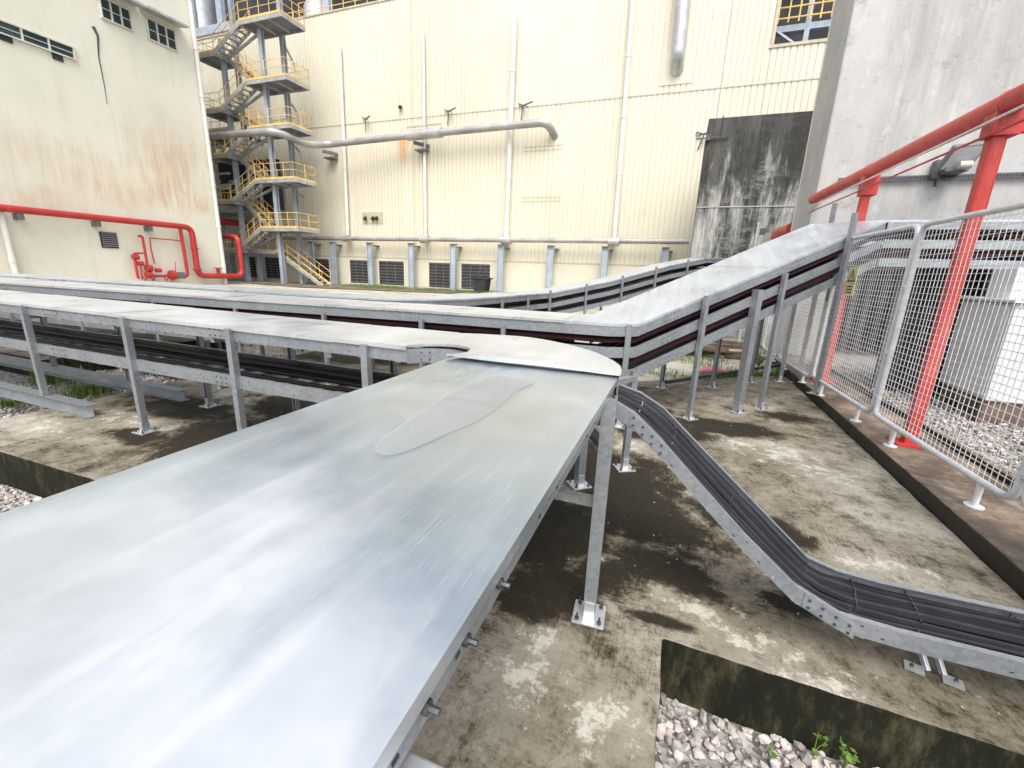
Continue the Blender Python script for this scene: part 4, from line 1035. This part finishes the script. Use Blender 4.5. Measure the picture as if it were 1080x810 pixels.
# louvred openings in the plinth
for (x0, y0, x1, y1) in [(325, 272, 348, 298), (370, 274, 390, 299.5), (400.5, 274.7, 426.5, 301), (453, 276.5, 476, 304), (487, 277.5, 517, 306), (258, 271, 271, 294), (281, 272, 300, 296)]:
    a = PY(x0, (y0+y1)/2, YW).x; c_ = PY(x1, (y0+y1)/2, YW).x; zt = PY(x1, y0, YW).z; zb = .18
    zt = 2.02
    b = MB(); b.box(a, YW-.035, zb, c_, YW-.021, zt); o = build(b, 'louvre_window', 'dark', t)
    s_ = MB(); n = 8
    for i in range(n): s_.obox(((a+c_)/2, YW-.06, zb+.12+(zt-zb-.2)*i/(n-1)), ((c_-a)/2-.02, 0, 0), (0, .022, -.04), (0, .004, .004))
    for i in range(1, 3): s_.box(a+(c_-a)*i/3-.02, YW-.10, zb, a+(c_-a)*i/3+.02, YW-.09, zt)
    build(s_, 'blade_set', 'louvre', o)
    f = MB(); e = .16; f.box(a-e, YW-.07, zb-.1, a-.001, YW-.022, zt+e); f.box(c_+.001, YW-.07, zb-.1, c_+e, YW-.022, zt+e); f.box(a, YW-.07, zt+.001, c_, YW-.022, zt+e); f.box(a, YW-.07, zb-.1, c_, YW-.022, zb-.001)
    build(f, 'frame', 'plinth', o)
# vent box
p0, p1 = PY(382, 224, YW), PY(404, 236, YW)
b = MB(); b.box(p0.x, YW-.03, p1.z, p1.x, YW-.001, p0.z); o = build(b, 'vent_panel', 'seam', t)
b = MB()
for px_ in (385, 393, 397): 
    q = PY(px_, 229.5, YW-.1); b.tube([(q.x, YW-.04, q.z), (q.x+.1, YW-.28, q.z-.12)], .13, 8)
build(b, 'vent_cowl', 'dark', o)
q = PY(422, 112.5, YW-.1); b = MB(); b.tube([(q.x, YW, q.z), (q.x+.1, YW-.3, q.z-.1)], .12, 8); build(b, 'vent_cowl', 'dark', t)
# wall brackets
for (px_, py_) in ((385, 126), (472, 118), (550, 112), (738, 142)):
    q = PY(px_, py_, YW-.05); b = MB(); b.bar(q, q+Vector((1.0, -.7, -.05)), .07, .07); b.bar(q+Vector((0, 0, -.8)), q+Vector((.25, -.3, -.05)), .05, .05); b.bar(q+Vector((-.2, 0, .15)), q+Vector((.5, -.3, -.15)), .12, .05); build(b, 'wall_bracket', 'lampgrey', t)
# faint riveted outlines
b = MB()
for (x0, y0, x1, y1) in ((552, 157, 593, 160), (550, 210, 592, 212)):
    a, c_ = PY(x0, y0, YW), PY(x1, y1, YW)
    b.box(a.x, YW-.012, a.z-.2, c_.x, YW-.001, a.z-.14); b.box(a.x, YW-.012, a.z+.05, c_.x, YW-.001, a.z+.11)
build(b, 'flashing', 'seam', t)
# downpipes
for (x0, y0, x1, y1, r_) in [(358, 48, 367, 250, .13), (446, 33, 449, 250, .12), (543, 16, 534, 250, .17), (670, -30, 648, 250, .15)]:
    a, c_ = PY(x0, y0, YW-.25), PY(x1, y1, YW-.25)
    xm = (a.x+c_.x)/2
    d_ = thing('downpipe', {358: 'first white downpipe right of the stair tower', 446: 'white downpipe crossing behind the wrapped section of the grey pipe', 543: 'thick white downpipe nearest the end elbow of the grey pipe', 670: 'white downpipe left of the short silver duct'}[x0], 'downpipe', (xm, YW-.25, 3.7), 'white downpipes on the cream wall')
    b = MB(); b.tube([(a.x, YW-.25, a.z), (c_.x, YW-.25, 3.75)], r_, 10); build(b, 'pipe', 'pvc', d_, smooth=True)
    b = MB(); z_ = 4.5
    while z_ < a.z:
        f_ = (z_-3.7)/(a.z-3.7); x_ = c_.x+(a.x-c_.x)*f_; b.tube([(x_, YW-.25, z_-.07), (x_, YW-.25, z_+.07)], r_*1.18, 10); b.box(x_-.05, YW-.12, z_-.04, x_+.05, YW, z_+.04); z_ += 3.2
    build(b, 'pipe_clip', 'pvc', d_)
# base header pipe + columns
d_ = thing('pipe', 'long horizontal grey pipe low on the cream wall, on blue-grey columns', 'pipe', (-12, YW-.7, 3.6))
xl = PY(243, 258, YW-.7).x
b = MB(); b.tube([(xl+.5, YW-.7, 3.62), (.2, YW-.7, 3.72)], .16, 12); build(b, 'pipe', 'pipe', d_, smooth=True)
b = MB(); b.tube(bend([(xl+.6, YW-.7, 3.62), (xl, YW-.7, 3.6), (xl, YW-.7, 0)], .3), .24, 12); build(b, 'riser', 'pipe', d_, smooth=True)
b = MB()
for px_ in (365, 448, 534, 648): q = PY(px_, 250, YW-.7); b.tube([(q.x-.35, YW-.7, 3.66), (q.x+.35, YW-.7, 3.66)], .27, 12); b.box(q.x-.1, YW-.7, 3.7, q.x+.1, YW-.3, 3.95)
build(b, 'tee', 'clad_pipe', d_)
names = ['first', 'second', 'third', 'fourth', 'fifth', 'sixth', 'seventh', 'eighth', 'ninth']
for i, px_ in enumerate((330, 352, 391, 434, 478, 528, 580, 637, 700)):
    q = PY(px_, 280, YW-.7)
    c_ = thing('steel_column', names[i]+' blue-grey column from the left, under the low wall pipe', 'column', (q.x, YW-.7, 0), 'columns carrying the low wall pipe')
    b = MB(); b.box(q.x-.22, YW-.82, .0, q.x-.19, YW-.58, 3.3); b.box(q.x+.19, YW-.82, 0, q.x+.22, YW-.58, 3.3); b.box(q.x-.189, YW-.72, 0, q.x+.189, YW-.69, 3.3); build(b, 'column', 'blue_steel', c_)
    b = MB(); b.box(q.x-.22, YW-.85, 3.301, q.x+.22, YW-.5, 3.38); b.box(q.x+.1, YW-.6, 3.1, q.x+.4, YW, 3.2); build(b, 'head_plate', 'lampgrey', c_)
# big pipe
d_ = thing('pipe', 'large grey process pipe crossing the cream wall and turning into it', 'pipe', (-20, 28.5, 9))
pts = [PY(190, 147, 24.3), PY(290, 138, 24.5), PY(325, 153, 26.8), PY(345, 152.5, 28.3), PY(432, 143, 29.1), PY(560, 130.5, 29.1), PY(577, 129, 29.1)]
pts.append(Vector((pts[-1].x+.3, YW+.1, pts[-1].z-.6)))
b = MB(); b.tube(bend(pts, .9, 5), .235, 14); build(b, 'pipe', 'pipe', d_, smooth=True)
b = MB(); a, c_ = PY(430, 143.3, 29.1), PY(466, 139.6, 29.1); b.tube([a, c_], .33, 14); b.bar(a+Vector((0, -.1, .5)), c_+Vector((0, -.1, .5)), .06, .1); build(b, 'lagging', 'clad_pipe', d_, smooth=True)
b = MB()
for px_, py_ in ((343, 159), (440, 150)): q = PY(px_, py_, 29.2); b.bar(q+Vector((-.3, 0, 0)), q+Vector((.5, .8, -.1)), .2, .2); b.box(q.x-.3, 29.3, q.z-.5, q.x+.5, YW, q.z-.4)
build(b, 'support', 'lampgrey', d_)
# silver duct
d_ = thing('duct', 'short silver duct dropping down the cream wall and turning in through a square patch', 'duct', (.5, YW-.4, 12))
a, c_ = PY(724, -40, YW-.5), PY(715, 62, YW-.5)
b = MB(); b.tube(bend([a, c_, c_+Vector((0, .7, -.45))], .35), .36, 14); build(b, 'pipe', 'duct', d_, smooth=True)
b = MB(); b.box(c_.x-.9, YW-.03, c_.z-1.1, c_.x+.9, YW-.002, c_.z+.6); build(b, 'patch_plate', 'clad', d_)
# bin by the wall
q = PY(508, 303, 28.5)
t = thing('skip', 'small black open-topped bin at the foot of the cream wall', 'bin', (q.x, 28.5, 0))
b = MB(); w0 = .5
b.add([(q.x-w0*.8, 28.1, .1), (q.x+w0*.8, 28.1, .1), (q.x+w0*.8, 28.9, .1), (q.x-w0*.8, 28.9, .1), (q.x-w0, 28, 1.0), (q.x+w0, 28, 1.0), (q.x+w0, 29, 1.0), (q.x-w0, 29, 1.0)], [(3, 2, 1, 0), (0, 1, 5, 4), (1, 2, 6, 5), (2, 3, 7, 6), (3, 0, 4, 7)])
build(b, 'body', 'dark', t); b = MB()
b.box(q.x-w0-.15, 27.95, 1.0, q.x+w0+.15, 29.05, 1.08); build(b, 'rim', 'dark', t)
b = MB(); b.bar((q.x-.9, 28.3, 1.1), (q.x+.4, 28.4, 1.6), .04, .04); b.bar((q.x-.2, 28.4, 1.05), (q.x+.1, 28.3, 1.9), .04, .04); build(b, 'scrap_bar', 'bolt', t)

# ------------------------------------------------------------------ left cream building
XL = -30.
t = thing('cream_building', 'plain cream rendered building at the left with rust-coloured stains', 'building', (-36, 10, 0))
yfar = PX(240, 297, XL).y
b = MB(); b.prism([(-46, -40), (XL, -40), (XL, yfar), (-46, yfar)], -.3, 24); build(b, 'wall', 'lwall', t)
def win(x0, y0, x1, y1, n, lab=None):
    a, c_ = PX(x0, y0, XL), PX(x1, y1, XL); ya, yb = sorted((a.y, c_.y)); za, zb = sorted((a.z, c_.z))
    f = MB(); e = .09
    f.box(XL+.002, ya-e, za-e, XL+.10, yb+e, za); f.box(XL+.002, ya-e, zb, XL+.10, yb+e, zb+e)
    for i in range(n+1): yy = ya+(yb-ya)*i/n; f.box(XL+.002, yy-.05, za+.001, XL+.095, yy+.05, zb-.001)
    o = build(f, 'window', 'frame', t); g_ = MB(); g_.box(XL+.003, ya, za, XL+.03, yb, zb); build(g_, 'pane', 'glass', o); return (ya, yb, za, zb)
a = PX(0, 23, XL); c_ = PX(76, 50, XL); zt = (a.z+c_.z)/2; zbw = (PX(0, 36, XL).z+PX(76, 60, XL).z)/2
def winm(ya, yb, za, zb, n):
    f = MB(); e = .06
    f.box(XL+.002, ya-e, za-e, XL+.12, yb+e, za); f.box(XL+.002, ya-e, zb, XL+.12, yb+e, zb+e)
    for i in range(n+1): yy = ya+(yb-ya)*i/n; f.box(XL+.002, yy-.03, za+.001, XL+.11, yy+.03, zb-.001)
    f.box(XL+.002, ya, (za+zb)/2-.015, XL+.06, yb, (za+zb)/2+.015)
    o = build(f, 'window', 'frame', t); g_ = MB(); g_.box(XL+.003, ya, za, XL+.03, yb, zb); build(g_, 'pane', 'glass', o)
    return o
winm(c_.y-13*.95, c_.y, zbw, zt, 13)
ya, yb = PX(104, 0, XL).y, PX(136, 14, XL).y; z1 = PX(136, 12, XL).z; z0 = PX(136, 31, XL).z
winm(ya, yb, z0, z1, 3)
ca = MB(); ca.obox((XL+.45, (ya+yb)/2, z1+.35), (.45, 0, -.08), (0, (yb-ya)/2+.35, 0), (0, 0, .06)); build(ca, 'canopy', 'stair_steel', t)
ya, yb = PX(155, 30, XL).y, PX(184, 40, XL).y; z1 = PX(184, 34, XL).z; z0 = PX(184, 53, XL).z
winm(ya, yb, z0, z1, 3)
ca = MB(); ca.obox((XL+.45, (ya+yb)/2, z1+.35), (.45, 0, -.08), (0, (yb-ya)/2+.35, 0), (0, 0, .06)); build(ca, 'canopy', 'stair_steel', t)
for (x0, y0, x1, y1) in ((1, 46, 15, 53), (56, 65, 68, 72), (104, 244, 125, 262)):
    a, c_ = PX(x0, y0, XL), PX(x1, y1, XL); ya, yb = sorted((a.y, c_.y)); za, zb = sorted((a.z, c_.z)); za += (.25 if x0 < 100 else 0); zb -= (.1 if x0 < 100 else 0)
    b = MB(); b.box(XL+.002, ya, za, XL+.05, yb, max(zb, za+.35)); o = build(b, 'vent', 'dark', t)
    if x0 > 100:
        s_ = MB()
        for i in range(7): s_.obox((XL+.07, (ya+yb)/2, za+.1+i*(zb-za-.15)/6), (.02, 0, -.03), (0, (yb-ya)/2-.05, 0), (.003, 0, .003))
        build(s_, 'blade_set', 'louvre', o)
# cracks / stain lines standing proud: hairline conduit
b = MB(); P = [PX(x_, y_, XL+.01) for x_, y_ in ((98, 28), (103, 38), (104, 60), (110, 90), (113, 110))]; b.tube(P, [.09, .06, .03, .02, .01], 4); build(b, 'crack', 'bolt', t)
# corner downpipe and left downpipe
for (pa_, pb_, lab) in (((193, 0), (232, 292), 'white downpipe running down the corner of the cream left building'), ((-4, 160), (17, 290), 'white downpipe at the left edge of the picture below the red pipe')):
    a, c_ = PX(*pa_, XL+.15), PX(*pb_, XL+.15)
    if pa_[0] > 0: a.y = c_.y = yfar-.25; a.z = 23
    else: a.y = c_.y = PX(17, 290, XL+.15).y; a.z = PX(5, 222, XL+.15).z
    d_ = thing('downpipe', lab, 'downpipe', (c_.x, c_.y, .1)); b = MB(); b.tube([a, Vector((c_.x, c_.y, 0))], .12, 10); build(b, 'pipe', 'pvc', d_, smooth=True)
    b = MB(); z_ = 1.2
    while z_ < a.z-.5: b.tube([(c_.x, c_.y, z_-.06), (c_.x, c_.y, z_+.06)], .15, 10); z_ += 2.6
    build(b, 'pipe_clip', 'pvc', d_)
# red fire main on the wall
d_ = thing('pipe', 'long red fire main along the cream left building with a U-shaped drop at the corner', 'pipe', (XL+.4, 15, 3.5))
X1 = XL+.4
P = [PX(-60, 209, X1), PX(0, 217, X1), PX(188, 240, X1)]; zz = (P[1].z+P[2].z)/2
P = [Vector((X1, -10, zz)), Vector((X1, PX(198, 242, X1).y, zz)), Vector((X1, PX(211, 290, X1).y-.0, .55))]
yy1 = PX(206, 270, X1).y
P = [Vector((X1, -10, zz)), Vector((X1, yy1, zz)), Vector((X1, yy1, .55)), Vector((X1, yfar+.9, .55)), Vector((X1, yfar+.9, zz-.3)), Vector((X1-2.6, yfar+.9, zz-.3))]
b = MB(); b.tube(bend(P, .5, 5), .17, 12); build(b, 'pipe', 'red_far', d_, smooth=True)
b = MB()
for y_ in (6, 9, 12, 15, 17.5): b.box(XL, y_-.12, zz-.45, X1+.05, y_+.12, zz-.16)
build(b, 'bracket', 'lampgrey', d_)
b = MB()
for (px_, py_) in ((206, 262), (206, 284)): 
    q = PX(px_, py_, X1); b.tube([(X1, yy1, q.z-.05), (X1, yy1, q.z+.05)], .24, 12)
b.tube([(X1, yy1+1.4, .55), (X1, yy1+1.4, 1.1)], .12, 8); b.tube([(X1, yy1+1.4, 1.05), (X1, yy1+1.4, 1.1)], .25, 10); build(b, 'flange', 'red_far', d_)
d_ = thing('valve_set', 'small red sprinkler valves and thin red pipes low on the cream left wall', 'valves', (X1, 16, .5))
def pl(pts, r_=.06, nm='pipe', mt='red_far'):
    b = MB(); b.tube(bend([PX(x_, y_, X1) for x_, y_ in pts], .15, 3), r_, 8); build(b, nm, mt, d_, smooth=True)
pl([(190, 241), (197, 283), (198, 291), (191, 292), (183, 292)], .10); pl([(146, 249), (150, 249), (156, 283)], .07); pl([(158, 251), (192, 254)], .035); pl([(158, 251), (159, 262), (163, 278)], .04)
pl([(142, 267), (151, 267)], .05); pl([(142, 267), (143, 280), (146, 294)], .07); pl([(148, 278), (150, 295)], .035); pl([(153, 291), (184, 291)], .07); pl([(185, 276), (185, 288)], .02)
for (x_, y_, r_) in ((157, 283, .2), (157, 290, .2), (167, 285, .13), (182, 290, .28), (143, 271, .16), (148, 278, .13)):
    q = PX(x_, y_, X1); b = MB(); b.tube([q+Vector((0, -.14, 0)), q+Vector((0, .14, 0))], r_, 10); build(b, 'valve', 'red_far', d_, smooth=True)
q = PX(190, 290.5, X1+.05); b = MB(); b.box(q.x, q.y-.25, q.z-.2, q.x+.1, q.y+.25, q.z+.2); build(b, 'control_box', 'lampgrey', d_)
for x_ in (154, 162, 176, 182):
    q = PX(x_, 296, X1); b = MB(); b.bar(q+Vector((0, -.15, .25)), q, .05, .05); b.bar(q+Vector((0, .15, .25)), q, .05, .05); build(b, 'bracket', 'red_far', d_)

# ------------------------------------------------------------------ stair tower
t = thing('stair_tower', 'grey steel escape stairs with yellow handrails zigzagging up the cream factory wall', 'staircase', (-30, 26, 0))
YA, YB_ = 25.2, 27.2      # front edge, back edge
def railing(b, p, q, h=1.05, n=None):
    p, q = Vector(p), Vector(q); L = (q-p).length; n = n or max(2, int(L/.9))
    for hh in (h, h*.55): b.tube([p+Vector((0, 0, hh)), q+Vector((0, 0, hh))], .024, 5)
    for i in range(n+1): c0_ = p.lerp(q, i/n); b.tube([c0_, c0_+Vector((0, 0, h))], .022, 5)
    b.bar(p+Vector((0, 0, .08)), q+Vector((0, 0, .08)), .02, .13)
def landing(x0, x1, z, yA=YA, yB=YB_, sides='fblr'):
    g_ = MB(); g_.box(x0, yA+.05, z-.05, x1, yB-.05, z); o = build(g_, 'landing', 'grate', t)
    f = MB(); f.box(x0, yA, z-.22, x1, yA+.06, z+.02); f.box(x0, yB-.06, z-.22, x1, yB, z+.02); f.box(x0-.06, yA, z-.22, x0-.001, yB, z+.02); f.box(x1+.001, yA, z-.22, x1+.06, yB, z+.02)
    nn = max(1, int((x1-x0)/1.2))
    for i in range(1, nn): xx = x0+(x1-x0)*i/nn; f.box(xx-.04, yA+.061, z-.2, xx+.04, yB-.061, z-.051)
    build(f, 'edge_beam', 'stair_steel', o)
    r_ = MB()
    if 'f' in sides: railing(r_, (x0, yA, z), (x1, yA, z))
    if 'b' in sides: railing(r_, (x0, yB, z), (x1, yB, z))
    if 'l' in sides: railing(r_, (x0, yA, z), (x0, yB, z))
    if 'r' in sides: railing(r_, (x1, yA, z), (x1, yB, z))
    build(r_, 'railing', 'yellow', o)
def flight(x0, z0, x1, z1, yA, yB):
    f = MB()
    for y_ in (yA, yB): f.bar((x0, y_, z0-.08), (x1, y_, z1-.08), .06, .24)
    o = build(f, 'stair_flight', 'stair_steel', t)
    s_ = MB(); n = max(3, int(abs(z1-z0)/.2))
    for i in range(n): tt = (i+.5)/n; s_.box(x0+(x1-x0)*tt-.12, yA+.03, z0+(z1-z0)*tt-.03, x0+(x1-x0)*tt+.12, yB-.03, z0+(z1-z0)*tt)
    build(s_, 'tread_set', 'stair_steel', o)
    r_ = MB(); railing(r_, (x0, yA, z0), (x1, yA, z1), n=4); railing(r_, (x0, yB, z0), (x1, yB, z1), n=4); build(r_, 'handrail', 'yellow', o)
YM = (YA+YB_)/2
RZ = [4.05, 7.35, 10.75, 13.65, 17.2]; LZ = [2.45, 6.0, 9.2, 12.2, 15.75]
XR0, XR1, XL0, XL1 = -29.9, -26.2, -34.6, -32.6
for i in range(5):
    landing(XR0, XR1, RZ[i], sides='fbr'); landing(XL0, XL1, LZ[i], sides='fbl')
    flight(XL1, LZ[i], XR0, RZ[i], YA+.03, YM-.08)
    if i < 4: flight(XR0, RZ[i], XL1, LZ[i+1], YM+.08, YB_-.03)
flight(XR0+.2, 2.45, -25.4, .0, YM+.08, YB_-.03) ; landing(XL1, XR0+.2, 2.45, yA=YM+.05, sides='b')
c_ = MB()
for (x_, y_) in ((-28.9, YA+.75), (-28.4, YB_+.1), (-33.0, YB_+.1), (-32.9, YA+.9)):
    top_ = 21 if y_ > 27 else 16.9
    c_ = MB(); c_.box(x_-.15, y_-.14, -.02, x_+.15, y_-.11, top_); c_.box(x_-.15, y_+.11, -.02, x_+.15, y_+.14, top_); c_.box(x_-.015, y_-.109, -.02, x_+.015, y_+.109, top_); build(c_, 'column', 'blue_steel', t)
for i in range(5):
    c_ = MB(); c_.bar((-32.9, YM, LZ[i]-.2), (-28.9, YM-.1, RZ[i]-.3), .14, .14); c_.bar((-28.4, YB_, RZ[i]-.3), (-30.3, YW-.1, RZ[i]-.35), .12, .12); build(c_, 'brace', 'stair_steel', t)
# dark plant platform left of the stairs
t = thing('plant_platform', 'dark steel platform with pipes and yellow rails behind the left building corner', 'platform', (-38, 28, 6))
for (z_, nm) in ((5.7, 0), (11.2, 1)):
    b = MB(); b.box(-46, 26.2, z_-.1, -33.2, 29.5, z_); o = build(b, 'deck', 'grate', t)
    f = MB(); f.box(-46, 26.1, z_-.4, -33.2, 26.19, z_+.02); 
    for i in range(8): f.box(-45+i*1.6, 26.2, z_-.35, -44.9+i*1.6, 29.5, z_-.11)
    build(f, 'edge_beam', 'stair_steel', o); r_ = MB(); railing(r_, (-46, 26.15, z_), (-33.2, 26.15, z_), n=14); build(r_, 'railing', 'yellow', o)
b = MB()
for x_ in (-43, -39.2, -36): b.box(x_-.15, 26.6, 0, x_+.15, 26.9, 11.0); b.bar((x_, 26.7, 9), (x_+2.5, 26.7, 11), .14, .14)
for z_ in (7.2, 8.3, 9.6): b.bar((-46, 26.8, z_), (-34.5, 26.8, z_), .14, .14)
build(b, 'column', 'stair_steel', t)
b = MB(); b.box(-44, 29.2, 5.9, -32.2, 29.6, 9.8); build(b, 'equipment', 'dark', t)
b = MB()
for i in range(9): b.tube(bend([(-43+i*1.2, 28.6, 6), (-43+i*1.2, 28.6, 7.6+.25*(i % 3)), (-40+i*1.2, 28.3, 7.6+.25*(i % 3))], .2, 3), .10, 8)
build(b, 'pipe', 'pipe', t, smooth=True)
b = MB(); b.tube(bend([(-46, 25.6, 4.6), (-34.8, 25.6, 4.6), (-34.6, 28.4, 4.6)], .5), .22, 10); build(b, 'red_pipe', 'red_far', t, smooth=True)
